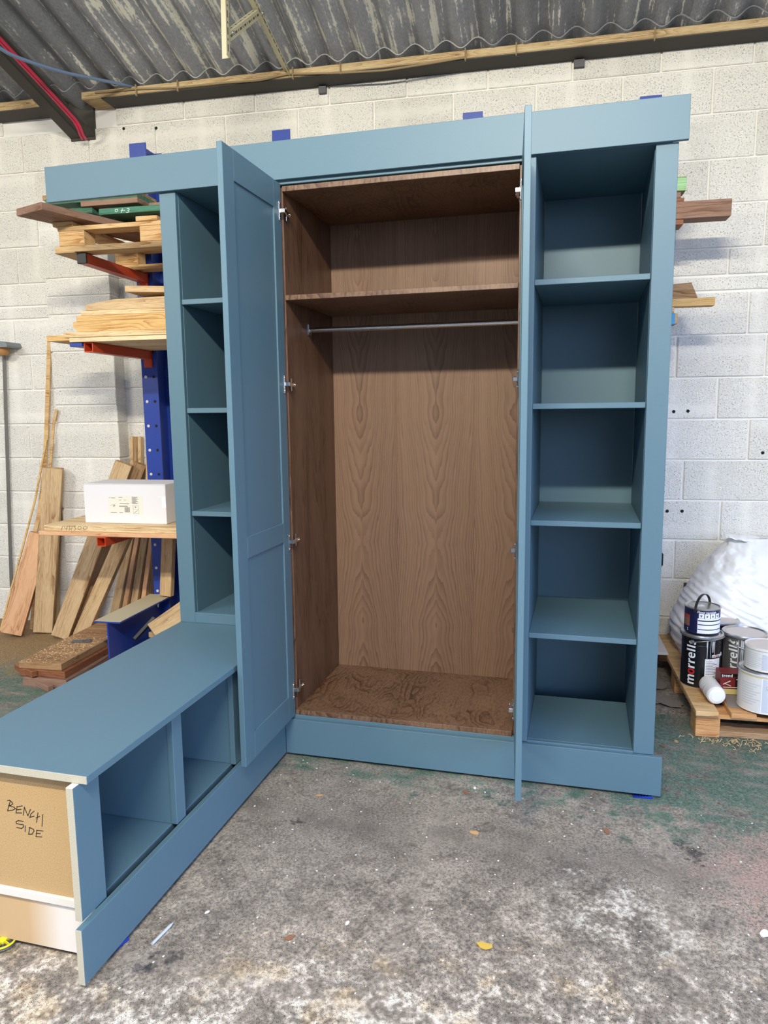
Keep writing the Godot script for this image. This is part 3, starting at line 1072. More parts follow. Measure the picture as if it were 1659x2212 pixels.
# a shaker door standing open; local x = thickness (0..0.02), local z = away from the hinges, inner face on the side that faces the opening
func wardrobe_door(t: Node3D, at_: Vector3, turn: float, is_left: bool) -> void:
	var P: Material = M.paint
	var d := Node3D.new()
	d.name = "door"
	t.add_child(d, true)
	d.position = at_ - org
	d.rotation.y = turn
	var y0 := 0.1765
	var y1 := 2.2746
	var L := 0.467
	var th := 0.02
	var add := func(called: String, xa: float, xb: float, ya: float, yb: float, za: float, zb: float, bev: float) -> void:
		put(called, bmesh(Vector3(xb - xa, yb - ya, zb - za), bev), P, d, Vector3((xa + xb) / 2, (ya + yb) / 2, (za + zb) / 2))
	add.call("door_stile", 0.0, th, y0, y1, 0.0, 0.066, 0.0012)
	add.call("door_stile", 0.0, th, y0, y1, 0.389, L, 0.0012)
	add.call("door_rail", 0.0, th, 2.1755, y1, 0.066, 0.389, 0.0008)
	add.call("door_rail", 0.0, th, 0.9165, 0.9915, 0.066, 0.389, 0.0008)
	add.call("door_rail", 0.0, th, y0, 0.2765, 0.066, 0.389, 0.0008)
	add.call("door_panel", 0.0055, th - 0.0055, 0.9915, 2.1755, 0.066, 0.389, 0.0)
	add.call("door_panel", 0.0055, th - 0.0055, 0.2765, 0.9165, 0.066, 0.389, 0.0)
	# sprung hinges: plate on the door, knuckle, arm and wing plate reaching to the walnut side
	var inner := th if is_left else 0.0
	var s := 1.0 if is_left else -1.0
	for y in [2.172, 1.53, 0.908, 0.29]:
		var mb := Mb.new()
		mb.box(Vector3(inner + s * 0.0022, y, 0.020), Vector3(0.0044, 0.070, 0.013), 0.0018)
		for e in [-0.026, 0.026]:
			mb.lathe([Vector2(0.0035, 0), Vector2(0.0028, 0.0022), Vector2(0, 0.0028)], 8, Transform3D(Basis(Vector3(0, 0, 1), -s * PI / 2), Vector3(inner + s * 0.0044, y + e, 0.024)))
		mb.box(Vector3(inner + s * 0.013, y + 0.001, 0.006), Vector3(0.018, 0.0165, 0.026), 0.002)
		mb.box(Vector3(inner + s * 0.011, y, -0.030), Vector3(0.012, 0.015, 0.052), 0.002)
		mb.box(Vector3(inner + s * 0.006, y, -0.038), Vector3(0.0040, 0.050, 0.012), 0.001)
		for e in [-0.042, -0.052]:
			mb.lathe([Vector2(0.0036, 0), Vector2(0.003, 0.002), Vector2(0, 0.0026)], 8, Transform3D(Basis(Vector3(0, 0, 1), -s * PI / 2), Vector3(inner + s * 0.017, y, e)))
		put("hinge", mb.mesh(), M.chrome, d)

# ---------------------------------------------------------------- the bench
func build_bench() -> void:
	var P: Material = M.paint
	var t := thing("bench", "low blue-green painted bench with two open compartments and a raw board end", "bench", Vector3(0.24, 0, 0.65))
	bx("bench_top", t, P, 0.0, 0.4804, 0.5205, 0.5412, -0.02, 1.259, 0.0012)
	var e := bx("bench_top_end", t, M.mdf_edge, 0.0005, 0.4800, 0.5208, 0.5409, 1.259, 1.2605, 0.0004)
	e.set_meta("label", "pale raw end edge of the bench top")
	bx("plinth", t, P, 0.458, 0.4759, 0.0136, 0.163, 0.0182, 1.3115, 0.0012)
	e = bx("plinth_end", t, M.mdf_edge, 0.4583, 0.4756, 0.0140, 0.1626, 1.3115, 1.313, 0.0004)
	e.set_meta("label", "pale raw end edge of the plinth board")
	bx("stile", t, P, 0.438, 0.458, 0.1635, 0.5200, 1.1855, 1.2838, 0.0012)
	e = bx("stile_end", t, M.mdf_edge, 0.4383, 0.4577, 0.1638, 0.5197, 1.2838, 1.2852, 0.0004)
	e.set_meta("label", "beige raw end edge of the front stile")
	bx("stile_cap", t, M.primed_white, 0.4383, 0.4577, 0.5196, 0.5204, 1.2605, 1.2845, 0.0002)
	bx("stile", t, P, 0.438, 0.458, 0.1635, 0.5203, 0.7820, 0.8350, 0.0012)
	bx("stile", t, P, 0.438, 0.458, 0.1635, 0.5203, 0.3800, 0.4370, 0.0012)
	bx("rail", t, P, 0.438, 0.458, 0.1635, 0.5203, 0.02, 0.3795, 0.0012)
	bx("bottom_board", t, P, 0.02, 0.437, 0.140, 0.1615, 0.0, 1.225, 0.0015)
	bx("divider", t, P, 0.02, 0.4375, 0.162, 0.5203, 0.784, 0.8325, 0.001)
	bx("divider", t, P, 0.02, 0.4375, 0.162, 0.5203, 0.408, 0.4285, 0.001)
	bx("back_board", t, P, 0.004, 0.02, 0.03, 0.5203, 0.0, 1.205, 0.0)
	var sp := bx("end_panel", t, M.mdf, 0.004, 0.4378, 0.162, 0.5203, 1.207, 1.2278, 0.0005)
	sp.set_meta("label", "brown raw fibreboard end panel with handwriting")
	e = bx("bottom_board_edge", t, M.primed_white, 0.004, 0.4378, 0.1575, 0.1785, 1.2278, 1.2375, 0.0006)
	e.set_meta("label", "whitened edge strip of the bottom board")
	var kb := Mb.new()
	kb.quad_uv(Vector3(0.004, 0.018, 1.2256) - org, Vector3(0.457, 0.018, 1.2256) - org, Vector3(0.457, 0.157, 1.2256) - org, Vector3(0.004, 0.157, 1.2256) - org)
	kb.box(Vector3(0.2305, 0.0875, 1.2185) - org, Vector3(0.453, 0.139, 0.014), 0.0)
	sp = put("kick_panel", kb.mesh(), M.kick, t)
	sp.set_meta("label", "brown raw fibreboard kick panel oversprayed white at one side")
	bx("base_board", t, P, 0.03, 0.44, 0.018, 0.03, 0.03, 1.20, 0.0)
	# handwriting on the end panel
	var mb := Mb.new()
	var S := [[0.2071, 0.4247, 0.2143, 0.4263, 0.221, 0.4218, 0.223, 0.4174, 0.2166, 0.4127, 0.2093, 0.4107], [0.2093, 0.4107, 0.2268, 0.4084, 0.23, 0.405, 0.2206, 0.3996, 0.2052, 0.3952], [0.215, 0.4226, 0.2046, 0.3958],
		[0.2522, 0.4157, 0.2359, 0.4112, 0.2306, 0.3931, 0.2485, 0.3956], [0.2333, 0.4023, 0.2477, 0.4056], [0.2533, 0.39, 0.2589, 0.4128, 0.2674, 0.3904, 0.2771, 0.4091], [0.288, 0.4059, 0.2774, 0.3965, 0.2729, 0.3865, 0.2868, 0.3922],
		[0.2999, 0.4029, 0.293, 0.3761], [0.2926, 0.3877, 0.3043, 0.3941], [0.3146, 0.4002, 0.3089, 0.3674],
		[0.2516, 0.3723, 0.2357, 0.3723, 0.2282, 0.368, 0.2295, 0.3628, 0.2507, 0.3627, 0.2512, 0.3574, 0.2443, 0.3513, 0.2284, 0.3521], [0.2565, 0.3604, 0.255, 0.3443], [0.2703, 0.3576, 0.2649, 0.3378],
		[0.2689, 0.3581, 0.2816, 0.3545, 0.2829, 0.35, 0.2757, 0.34, 0.266, 0.3386], [0.3112, 0.3542, 0.2919, 0.3535, 0.2878, 0.3349, 0.3054, 0.3369], [0.29, 0.3441, 0.3017, 0.3458]]
	pen(mb, S, 0.0021, Vector3(0, 0, 1.2279) - org)
	put("handwriting", mb.mesh(), M.marker, t)
	# plastic feet
	shim(t, Vector3(0.155, 0, 1.232), true)
	for q in [[0.44, 0.25], [0.44, 0.8], [0.10, 0.1], [0.10, 0.8]]:
		bx("levelling_foot", t, M.grey_plastic, q[0] - 0.03, q[0] + 0.012, 0.0, 0.019, q[1] - 0.02, q[1] + 0.02, 0.002)

func pen(mb: Mb, strokes: Array, width: float, at_: Vector3, bs := Basis.IDENTITY) -> void:
	for s in strokes:
		var pts := []
		for i in range(0, s.size(), 2):
			pts.append(Vector2(s[i], s[i + 1]))
		mb.ribbon(pts, width, Transform3D(bs, at_))

# two stacked ribbed packers under the bench end, yellow over grey
func shim(t: Node3D, p: Vector3, _two: bool) -> void:
	for k in 2:
		var mb := Mb.new()
		var y := 0.006 + 0.009 * k
		var c := p - org
		mb.tube(ring(Vector3(c.x, y, c.z), 0.030 + 0.003 * k, 18), 0.0028, 6)
		for i in 6:
			var an := TAU * i / 6.0 + 0.3
			mb.box(Vector3(c.x, y, c.z) + Vector3(cos(an), 0, sin(an)) * 0.015, Vector3(0.03, 0.0075, 0.0022), 0.0, Basis(Vector3.UP, -an))
		mb.box(Vector3(c.x, y, c.z), Vector3(0.02, 0.0085, 0.02), 0.001)
		put("packer", mb.mesh(), M.grey_plastic if k == 0 else M.yellow_plastic, t)

func ring(c: Vector3, r: float, k: int) -> Array:
	var out := []
	for i in k + 1:
		var an := TAU * i / k
		out.append(c + Vector3(cos(an) * r, 0, sin(an) * r))
	return out

# ---------------------------------------------------------------- cantilever rack
func build_rack() -> void:
	var t := thing("cantilever_rack", "blue steel cantilever timber rack with orange arms behind the wardrobe", "rack", Vector3(0.5, 0, 0.2), true)
	var posts := [-0.852, 0.0, 1.035, 1.903]
	for i in 4:
		var a: float = posts[i]
		var mb := Mb.new()
		var b := Vector3(0, 1.47, -0.085)
		# I section: front flange, web, rear flange
		mb.box(Vector3(0, 0, 0.0) , Vector3(0.102, 2.93, 0.009), 0.001)
		mb.box(Vector3(0, 0, -0.09), Vector3(0.008, 2.93, 0.17), 0.0)
		mb.box(Vector3(0, 0, -0.18), Vector3(0.102, 2.93, 0.009), 0.001)
		var up := put("upright", mb.mesh(), M.blue_steel, t, Vector3(a, 1.469, 0.325) - org)
		if i == 0:
			for k in 19:
				var y := 0.20 + 0.1435 * k
				for s in [-0.0255, 0.0255]:
					var hb := Mb.new()
					hb.lathe([Vector2(0.0085, 0), Vector2(0.0085, 0.0012), Vector2(0, 0.0012)], 12, Transform3D(Basis(Vector3.RIGHT, PI / 2), Vector3.ZERO))
					put("bolt_hole", hb.mesh(), M.pale_hole if s < 0 else M.dark_hole, up, Vector3(s, y - 1.469, 0.0045))
		# base beam on the floor
		if i == 0:
			var bb := Mb.new()
			bb.box(Vector3(0, 0.165, 0), Vector3(0.008, 0.30, 0.59), 0.0)
			bb.box(Vector3(0, 0.317, 0), Vector3(0.155, 0.008, 0.59), 0.001)
			bb.box(Vector3(0, 0.009, 0), Vector3(0.155, 0.010, 0.59), 0.001)
			var bm := put("base_beam", bb.mesh(), M.blue_steel, t, Vector3(a, 0, 0.625) - org)
			put("dust", bmesh(Vector3(0.150, 0.0012, 0.585), 0.0), M.dust_top, bm, Vector3(0, 0.3216, 0))
			for q in [[0.295, 0.28], [0.29, 0.27]]:
				var hb := Mb.new()
				hb.lathe([Vector2(0.013, 0), Vector2(0.013, 0.008), Vector2(0.0, 0.009)], 6, Transform3D(Basis(Vector3(0, 0, 1), -PI / 2), Vector3.ZERO))
				put("bolt", hb.mesh(), M.chrome, bm, Vector3(0.004, q[1], -q[0] + 0.06))
		# arms
		var arms := []
		if i == 0:
			arms = [2.168, 1.735, 0.731]
		elif i == 3:
			arms = [2.243, 1.779]
		elif i == 1:
			arms = [2.168, 1.735, 0.731]
		else:
			arms = [2.243, 1.779]
		for k in arms.size():
			var y: float = arms[k]
			var h := 0.048
			var am := put("arm", arm_mesh(0.595, 0.05, h, k != 0 or i != 0), M.orange_steel, t, Vector3(a, y + h / 2, 0.33 + 0.2975) - org)
			put("arm_foot", bmesh(Vector3(0.05, 0.10, 0.012), 0.001), M.orange_steel, am, Vector3(0, -0.02, -0.291))
			if k == 0 and i == 0:
				put("end_cap", bmesh(Vector3(0.052, h + 0.002, 0.012), 0.002), M.black_plastic, am, Vector3(0, 0, 0.3015))
	# blue strap hanging from the middle arm
	# horizontal ties between the uprights
	for q in [[-0.80, -0.05, 1.66], [-0.80, -0.05, 0.72], [0.05, 0.985, 1.66], [1.085, 1.855, 1.66]]:
		bx("tie_bar", t, M.blue_steel, q[0], q[1], q[2] - 0.02, q[2] + 0.02, 0.225, 0.245, 0.002)

# a square tube along c with an open end
func arm_mesh(length: float, w: float, h: float, open: bool) -> ArrayMesh:
	var mb := Mb.new()
	var k := 0.004
	mb.box(Vector3(0, h / 2 - k / 2, 0), Vector3(w, k, length), 0.0006)
	mb.box(Vector3(0, -h / 2 + k / 2, 0), Vector3(w, k, length), 0.0006)
	mb.box(Vector3(w / 2 - k / 2, 0, 0), Vector3(k, h - 2 * k, length), 0.0)
	mb.box(Vector3(-w / 2 + k / 2, 0, 0), Vector3(k, h - 2 * k, length), 0.0)
	return mb.mesh()

# a single board given by limits in the building frame
func bar(called: String, label: String, mt: Material, a0: float, a1: float, y0: float, y1: float, c0: float, c1: float, group := "", cat := "board") -> MeshInstance3D:
	var o := put(called, bmesh(Vector3(a1 - a0, y1 - y0, c1 - c0), 0.002), mt, self, W((a0 + a1) / 2, (y0 + y1) / 2, (c0 + c1) / 2), Basis(Vector3.UP, PHI))
	tag(o, label, cat, group)
	return o

func prism_bar(called: String, label: String, mt: Material, poly: Array, c0: float, c1: float, group := "", cat := "board") -> MeshInstance3D:
	var mid := Vector2.ZERO
	for q in poly:
		mid += q / poly.size()
	var pl := []
	for q in poly:
		pl.append(q - mid)
	var mb := Mb.new()
	mb.prism(pl, -(c1 - c0) / 2, (c1 - c0) / 2)
	var o := put(called, mb.mesh(), mt, self, W(mid.x, mid.y, (c0 + c1) / 2), Basis(Vector3.UP, PHI))
	tag(o, label, cat, group)
	return o

func build_rack_timber() -> void:
	var G := "timber stored on the rack"
	# pallet on the top arms
	var t := thing("pallet", "wooden pallet lying on the top orange arm of the rack", "pallet", Vector3(-0.4, 2.217, 0.64), true)
	for q in [[0.852, 0.95], [0.36, 0.45]]:
		bx("deck_board", t, M.pallet_wood, -0.985, 0.2, 2.222, 2.250, q[0], q[1], 0.002)
		bx("stringer_board", t, M.pallet_wood, -0.965, 0.2, 2.3225, 2.344, q[0], q[1], 0.002)
		for a in [-0.96, -0.52, 0.05]:
			bx("pallet_block", t, M.pallet_wood, a, a + 0.14, 2.250, 2.3225, q[0], q[1], 0.003)
	bx("deck_board", t, M.weathered, -0.987, -0.875, 2.217, 2.2215, 0.36, 0.955, 0.001)
	for a in [-0.987, -0.535, 0.05]:
		bx("deck_board", t, M.pallet_wood, a, a + 0.112, 2.3445, 2.367, 0.36, 0.955, 0.002)
	# stack above the pallet
	board("plank", "dark brown wane-edged plank sticking out left above the rack pallet", "board", M.dark_hardwood, Vector3(-0.985, 2.385, 1.13), Vector3(-0.72, 2.385, 0.46), 0.034, 0.205, G)
	bar("plank", "dark board hidden under the green board on the rack pallet", M.dark_hardwood, -0.62, 0.2, 2.3675, 2.429, 0.42, 0.74, G)
	var g := bar("plank", "dark green painted board chalked 370 on top of the rack stack", M.green_board, -0.825, 0.25, 2.4295, 2.459, 0.45, 0.80, G)
	var mb := Mb.new()
	var off := Vector3(-(-0.825 + 0.25) / 2, -(2.4295 + 2.459) / 2, 0.1752)
	var S := [[-0.665, 2.4505, -0.655, 2.4505, -0.652, 2.4445, -0.662, 2.4415, -0.655, 2.4365, -0.658, 2.432, -0.67, 2.431], [-0.678, 2.4425, -0.70, 2.4435], [-0.69, 2.4515, -0.70, 2.4325], [-0.718, 2.4505, -0.731, 2.4495, -0.733, 2.4405, -0.724, 2.4385, -0.717, 2.4435, -0.718, 2.4505]]
	pen(mb, S, 0.0022, off)
	put("chalk_writing", mb.mesh(), M.chalk, g)
	bar("plank", "short green painted offcut beside the brown plank on the rack", M.green_board, -1.03, -0.90, 2.4605, 2.489, 0.50, 0.74, G)
	bar("plank", "brown board lying over the green board at the top of the rack", M.dark_hardwood, -0.955, -0.63, 2.4895, 2.516, 0.45, 0.755, G)
	bar("plank", "topmost green painted board just under the wardrobe cornice", M.green_board, -1.17, -0.64, 2.5165, 2.545, 0.45, 0.74, G)
	bar("plank", "small brown offcut right of the brown board under the cornice", M.dark_hardwood, -0.60, -0.35, 2.4595, 2.50, 0.45, 0.70, G)
	bar("plank", "brown offcut poking out left below the cornice end", M.weathered_dark, -1.20, -0.66, 2.5455, 2.57, 0.50, 0.72, G)
	# middle arms
	bar("plank", "plywood sheet resting directly on the middle orange arm", M.pine_pale, -0.948, 0.35, 1.7845, 1.807, 0.34, 0.94, G)
	bar("plank", "pale pine board at the front above the plywood sheet", M.pine_light, -0.977, 0.35, 1.8075, 1.834, 0.81, 0.945, G)
	bar("plank", "pine board poking furthest left on the middle arm", M.pine_gold, -1.175, 0.1, 1.8075, 1.836, 0.55, 0.805, G)
	prism_bar("plank", "thick golden pine board with a slanting lower left corner on the rack", M.pine_gold, [Vector2(-0.90, 1.8365), Vector2(0.25, 1.8365), Vector2(0.25, 1.886), Vector2(-0.926, 1.886), Vector2(-0.926, 1.858)], 0.56, 0.93, G)
	bar("plank", "golden pine board directly above the thick pine board", M.pine_gold, -0.907, 0.25, 1.8865, 1.914, 0.58, 0.93, G)
	bar("plank", "thin pale pine board above the golden pine board", M.pine_light, -0.88, 0.25, 1.9145, 1.939, 0.58, 0.93, G)
	prism_bar("plank", "tan sawn board with a sloping top on the pine boards", M.weathered, [Vector2(-0.85, 1.9395), Vector2(0.1, 1.9395), Vector2(0.1, 1.989), Vector2(-0.42, 1.992), Vector2(-0.69, 1.988), Vector2(-0.85, 1.967)], 0.60, 0.93, G)
	board("plank", "tan board tilted on top of the middle arm stack", "board", M.weathered, Vector3(-0.646, 2.042, 0.78), Vector3(0.05, 2.006, 0.78), 0.030, 0.24, G)
	bar("steel_strip", "strip of blue steel under the plywood beside the middle arm", M.blue_steel, -0.955, -0.885, 1.764, 1.784, 0.5, 0.93, "", "strip")
	# lowest arms
	bar("plank", "lower pine board on the lowest orange arm", M.pinkish, -1.233, 0.1, 0.780, 0.803, 0.40, 0.908, G)
	var b := bar("plank", "pale pine board marked 1431300 under the white box", M.pine_light, -1.202, 0.1, 0.8035, 0.835, 0.42, 0.903, G)
	mb = Mb.new()
	off = Vector3(-(-1.202 + 0.1) / 2, -(0.8035 + 0.835) / 2, 0.2417)
	S = [[-1.089, 0.832, -1.098, 0.809], [-1.078, 0.832, -1.076, 0.82, -1.06, 0.822], [-1.06, 0.833, -1.068, 0.809], [-1.054, 0.832, -1.043, 0.832, -1.051, 0.822, -1.043, 0.818, -1.054, 0.808], [-1.031, 0.833, -1.038, 0.81],
		[-1.024, 0.833, -1.011, 0.833, -1.018, 0.825, -1.009, 0.82, -1.023, 0.809], [-0.985, 0.832, -0.996, 0.83, -0.999, 0.819, -0.99, 0.814, -0.979, 0.821, -0.978, 0.83, -0.985, 0.832], [-0.952, 0.833, -0.963, 0.831, -0.967, 0.82, -0.957, 0.815, -0.944, 0.822, -0.942, 0.831, -0.952, 0.833]]
	pen(mb, S, 0.0017, off)
	put("handwriting", mb.mesh(), M.marker, b)
	white_box()
	# timber ends showing to the right of the wardrobe
	bar("beam", "reddish brown beam jutting out right behind the wardrobe", M.dark_hardwood, 1.0, 2.267, 2.318, 2.397, 0.36, 0.462, G, "beam")
	bar("plank", "dark brown board under the jutting reddish beam", M.red_hardwood, 1.0, 2.056, 2.293, 2.3175, 0.34, 0.455, G)
	bar("plank", "thin brown board on top of the jutting reddish beam", M.red_hardwood, 1.2, 2.055, 2.3975, 2.415, 0.35, 0.458, G)
	bar("plank", "second thin brown board under the pale green block", M.dark_hardwood, 1.2, 2.040, 2.4155, 2.446, 0.34, 0.45, G)
	bar("block_offcut", "pale green block at the top right behind the wardrobe", M.green_pale, 1.7, 2.061, 2.4465, 2.511, 0.36, 0.46, G, "block")
	bar("plank", "yellow pine batten jutting out right below the brown beam", M.pine_gold, 1.0, 2.214, 1.909, 1.947, 0.40, 0.462, G)
	prism_bar("plank", "grey-brown board tilted on the yellow pine batten", M.weathered_dark, [Vector2(1.5, 1.9475), Vector2(2.138, 1.9475), Vector2(2.106, 2.023), Vector2(1.5, 1.985)], 0.35, 0.445, G)
	bar("plank", "short pine packer under the yellow pine batten on the right", M.pine_light, 1.5, 2.030, 1.8785, 1.9085, 0.38, 0.461, G)
	var p3 := bar("plank", "brown board with blue tape round its end, lowest on the right", M.weathered, 1.0, 2.049, 1.829, 1.8780, 0.34, 0.455, G)
	put("tape", bmesh(Vector3(0.024, 0.051, 0.118), 0.0), M.blue_tape, p3, Vector3(0.4995, 0, 0))

func white_box() -> void:
	var t := thing("cardboard_box", "white cardboard box with a printed label on the pine board", "box", Vector3(-0.78, 0.8355, 0.675), true)
	bx("carton", t, M.card_white, -1.022, -0.537, 0.8356, 1.050, 0.55, 0.80, 0.003)
	bx("lid_seam", t, M.print_grey, -1.020, -0.539, 1.0455, 1.0465, 0.7995, 0.8004, 0.0)
	var lb := bx("label", t, M.label_cream, -0.875, -0.672, 0.889, 0.985, 0.80, 0.8006, 0.0)
	var pr := Mb.new()
	var a0 := -0.875
	var y1 := 0.985
	var c := Vector3(-0.7735, 0.937, 0.8003)
	var line := func(x: float, y: float, w: float, h: float) -> void:
		pr.box(Vector3(a0 + x + w / 2, y1 - y - h / 2, 0.8008) - c, Vector3(w, h, 0.0004))
	# small print, rules, pictogram frames
	for q in [[0.008, 0.008, 0.004, 0.004], [0.018, 0.009, 0.026, 0.003], [0.064, 0.006, 0.022, 0.0025], [0.064, 0.021, 0.016, 0.002], [0.092, 0.021, 0.014, 0.002], [0.068, 0.040, 0.056, 0.003], [0.064, 0.053, 0.05, 0.004], [0.012, 0.088, 0.036, 0.0025], [0.064, 0.088, 0.02, 0.0025]]:
		line.call(q[0], q[1], q[2], q[3])
	for k in 11:
		line.call(0.140 + 0.003 * (k % 2), 0.004 + 0.0036 * k, 0.036 - 0.006 * (k % 3), 0.002)
	for k in 9:
		line.call(0.095 + 0.0034 * k, 0.060, 0.0012 + 0.0008 * (k % 3), 0.028)
	for y in [0.049, 0.070, 0.094]:
		line.call(0.146, y, 0.032, 0.0008)
	for x in [0.146, 0.1775]:
		line.call(x, 0.049, 0.0008, 0.0455)
	line.call(0.156, 0.056, 0.008, 0.006)
	pr.box(Vector3(a0 + 0.028, y1 - 0.048, 0.8008) - c, Vector3(0.036, 0.0012, 0.0004), 0.0, Basis(Vector3(0, 0, 1), 0.25))
	pr.box(Vector3(a0 + 0.034, y1 - 0.054, 0.8008) - c, Vector3(0.012, 0.005, 0.0004), 0.0, Basis(Vector3(0, 0, 1), 0.3))
	pr.box(Vector3(a0 + 0.162, y1 - 0.083, 0.8008) - c, Vector3(0.024, 0.0022, 0.0004), 0.0, Basis(Vector3(0, 0, 1), 0.6))
	put("print", pr.mesh(), M.print_grey, lb)
	bx("scuff", t, M.print_white, -0.585, -0.566, 0.98, 0.983, 0.80, 0.8004, 0.0)
	bx("tape", t, M.print_white, -0.56, -0.5365, 0.925, 0.985, 0.798, 0.8005, 0.0)

# ---------------------------------------------------------------- leaning timber
func build_leaning_timber() -> void:
	var G := "timber leaning on the wall behind the rack"
	board("timber_post", "pinkish planed beam leaning low at the left of the timber row", "timber", M.pinkish, Vector3(-1.915, 0.025, 0.34), Vector3(-1.765, 0.655, 0.19), 0.125, 0.085, G, 0.5)
	board("timber_post", "tall weathered post standing upright beside the pinkish beam", "timber", M.rough_oak, Vector3(-1.775, 0.012, 0.22), Vector3(-1.625, 1.085, 0.205), 0.115, 0.085, G, 0.55)
	board("timber_post", "wide weathered board half hidden behind the tall post", "timber", M.weathered, Vector3(-1.81, 0.01, 0.10), Vector3(-1.735, 0.985, 0.045), 0.10, 0.03, G)
	board("timber_post", "long rough timber leaning right from beside the tall post", "timber", M.rough_oak, Vector3(-1.585, 0.012, 0.31), Vector3(-1.145, 1.115, 0.17), 0.105, 0.065, G, 0.35)
	board("timber_post", "second rough timber leaning right behind the long one", "timber", M.weathered_dark, Vector3(-1.545, 0.012, 0.20), Vector3(-1.080, 1.105, 0.09), 0.08, 0.06, G, 0.3)
	board("timber_post", "brown sawn timber leaning right across the middle of the row", "timber", M.weathered, Vector3(-1.42, 0.012, 0.36), Vector3(-1.06, 0.74, 0.30), 0.09, 0.04, G)
	board("timber_post", "dark timber leaning behind the middle of the row", "timber", M.weathered_dark, Vector3(-1.40, 0.01, 0.10), Vector3(-1.16, 0.75, 0.05), 0.07, 0.03, G)
	var tops := [[-1.315, -1.125], [-1.245, -1.078], [-1.18, -1.03], [-1.112, -0.985]]
	var names := ["first slim batten from the left in front of the blue upright", "second slim batten from the left beside the blue upright", "third slim batten from the left beside the blue upright", "slim batten nearest the blue upright"]
	for i in 4:
		board("batten", names[i], "batten", [M.weathered, M.pinkish, M.weathered, M.pinkish][i], Vector3(tops[i][0], 0.01, 0.17), Vector3(tops[i][1], 0.76, 0.12), [0.055, 0.03, 0.045, 0.03][i], 0.03, G)
	for i in 3:
		var d := 0.028 * i
		board("batten", ["leftmost", "middle", "rightmost"][i] + " of three tall strips rising above the white box", "batten", [M.weathered, M.weathered_dark, M.weathered][i], Vector3(-1.215 + d, 0.01, 0.045), Vector3(-1.163 + d, 1.274, 0.03), 0.026, 0.03, G)
	board("batten", "pale batten rising behind the blue upright above the white box", "batten", M.pallet_wood, Vector3(-1.10, 0.01, 0.08), Vector3(-0.985, 1.26, 0.12), 0.05, 0.03, G)
	board("timber_post", "short weathered stub seen right of the blue upright above the box", "timber", M.weathered, Vector3(-0.79, 0.33, 0.38), Vector3(-0.735, 1.0, 0.365), 0.075, 0.04, G)
	# thin strips standing at the far left
	bent_strip("widest tall thin pine strip leaning and bending at the far left", M.pallet_wood, [[-1.713, 1.889, 0.03], [-1.777, 1.329, 0.035], [-1.802, 1.059, 0.05], [-1.846, 0.768, 0.08], [-1.92, 0.466, 0.12], [-2.006, 0.164, 0.17], [-2.045, 0.004, 0.22]], 0.030, 0.010)
	bent_strip("slender pine strip splayed furthest left towards the floor", M.pine_gold, [[-1.764, 1.257, 0.062], [-1.856, 0.861, 0.10], [-1.941, 0.552, 0.145], [-2.02, 0.271, 0.19], [-2.076, 0.006, 0.25]], 0.012, 0.007)
	bent_strip("short tan strip leaning right of the tall thin strip", M.pallet_wood, [[-1.623, 1.452, 0.135], [-1.654, 1.349, 0.135], [-1.704, 1.112, 0.12], [-1.82, 0.50, 0.16], [-1.90, 0.004, 0.18]], 0.020, 0.008)
	board("strip", "reddish strip on the floor end of the splayed strips", "strip", M.pine_light, Vector3(-2.02, 0.015, 0.40), Vector3(-2.17, 0.02, 0.62), 0.022, 0.016, "thin strips at the far left")
	board("steel_bar", "grey steel bar hanging against the wall at the left edge", "bar", M.bar_grey, Vector3(-2.155, 0.244, 0.02), Vector3(-2.065, 1.83, 0.02), 0.025, 0.006)
	var t := thing("wall_fitting", "grey fitting with a tan foot on the wall at the left edge", "fitting", Vector3(-2.06, 1.80, 0.06), true)
	prism_part(t, "housing", M.fitting_grey, [Vector2(-2.20, 1.853), Vector2(-1.948, 1.853), Vector2(-1.940, 1.862), Vector2(-1.952, 1.886), Vector2(-2.0, 1.892), Vector2(-2.20, 1.905)], 0.0, 0.14)
	var mb := Mb.new()
	mb.lathe([Vector2(0.0, 1.806 - 1.8), Vector2(0.04, 1.808 - 1.8), Vector2(0.047, 1.825 - 1.8), Vector2(0.047, 1.853 - 1.8)], 20)
	put("foot", mb.mesh(), M.fitting_brown, t, Vector3(0.025, 0, 0.02))

# a thin flexible strip through points of the building frame
func bent_strip(label: String, mt: Material, pts: Array, w: float, th: float) -> void:
	var base := W(pts[-1][0], pts[-1][1], pts[-1][2])
	var mb := Mb.new()
	for i in pts.size() - 1:
		var p := W(pts[i][0], pts[i][1], pts[i][2]) - base
		var q := W(pts[i + 1][0], pts[i + 1][1], pts[i + 1][2]) - base
		mb.box((p + q) / 2, Vector3((q - p).length() + 0.002, w, th), 0.0005, along(p, q))
	var o := put("strip", mb.mesh(), mt, self, base)
	tag(o, label, "strip", "thin strips at the far left")

func prism_part(t: Node3D, called: String, mt: Material, poly: Array, c0: float, c1: float) -> void:
	var pl := []
	for q in poly:
		pl.append(Vector2(q.x - org.x, q.y - org.y))
	var mb := Mb.new()
	mb.prism(pl, c0 - org.z, c1 - org.z)
	put(called, mb.mesh(), mt, t)

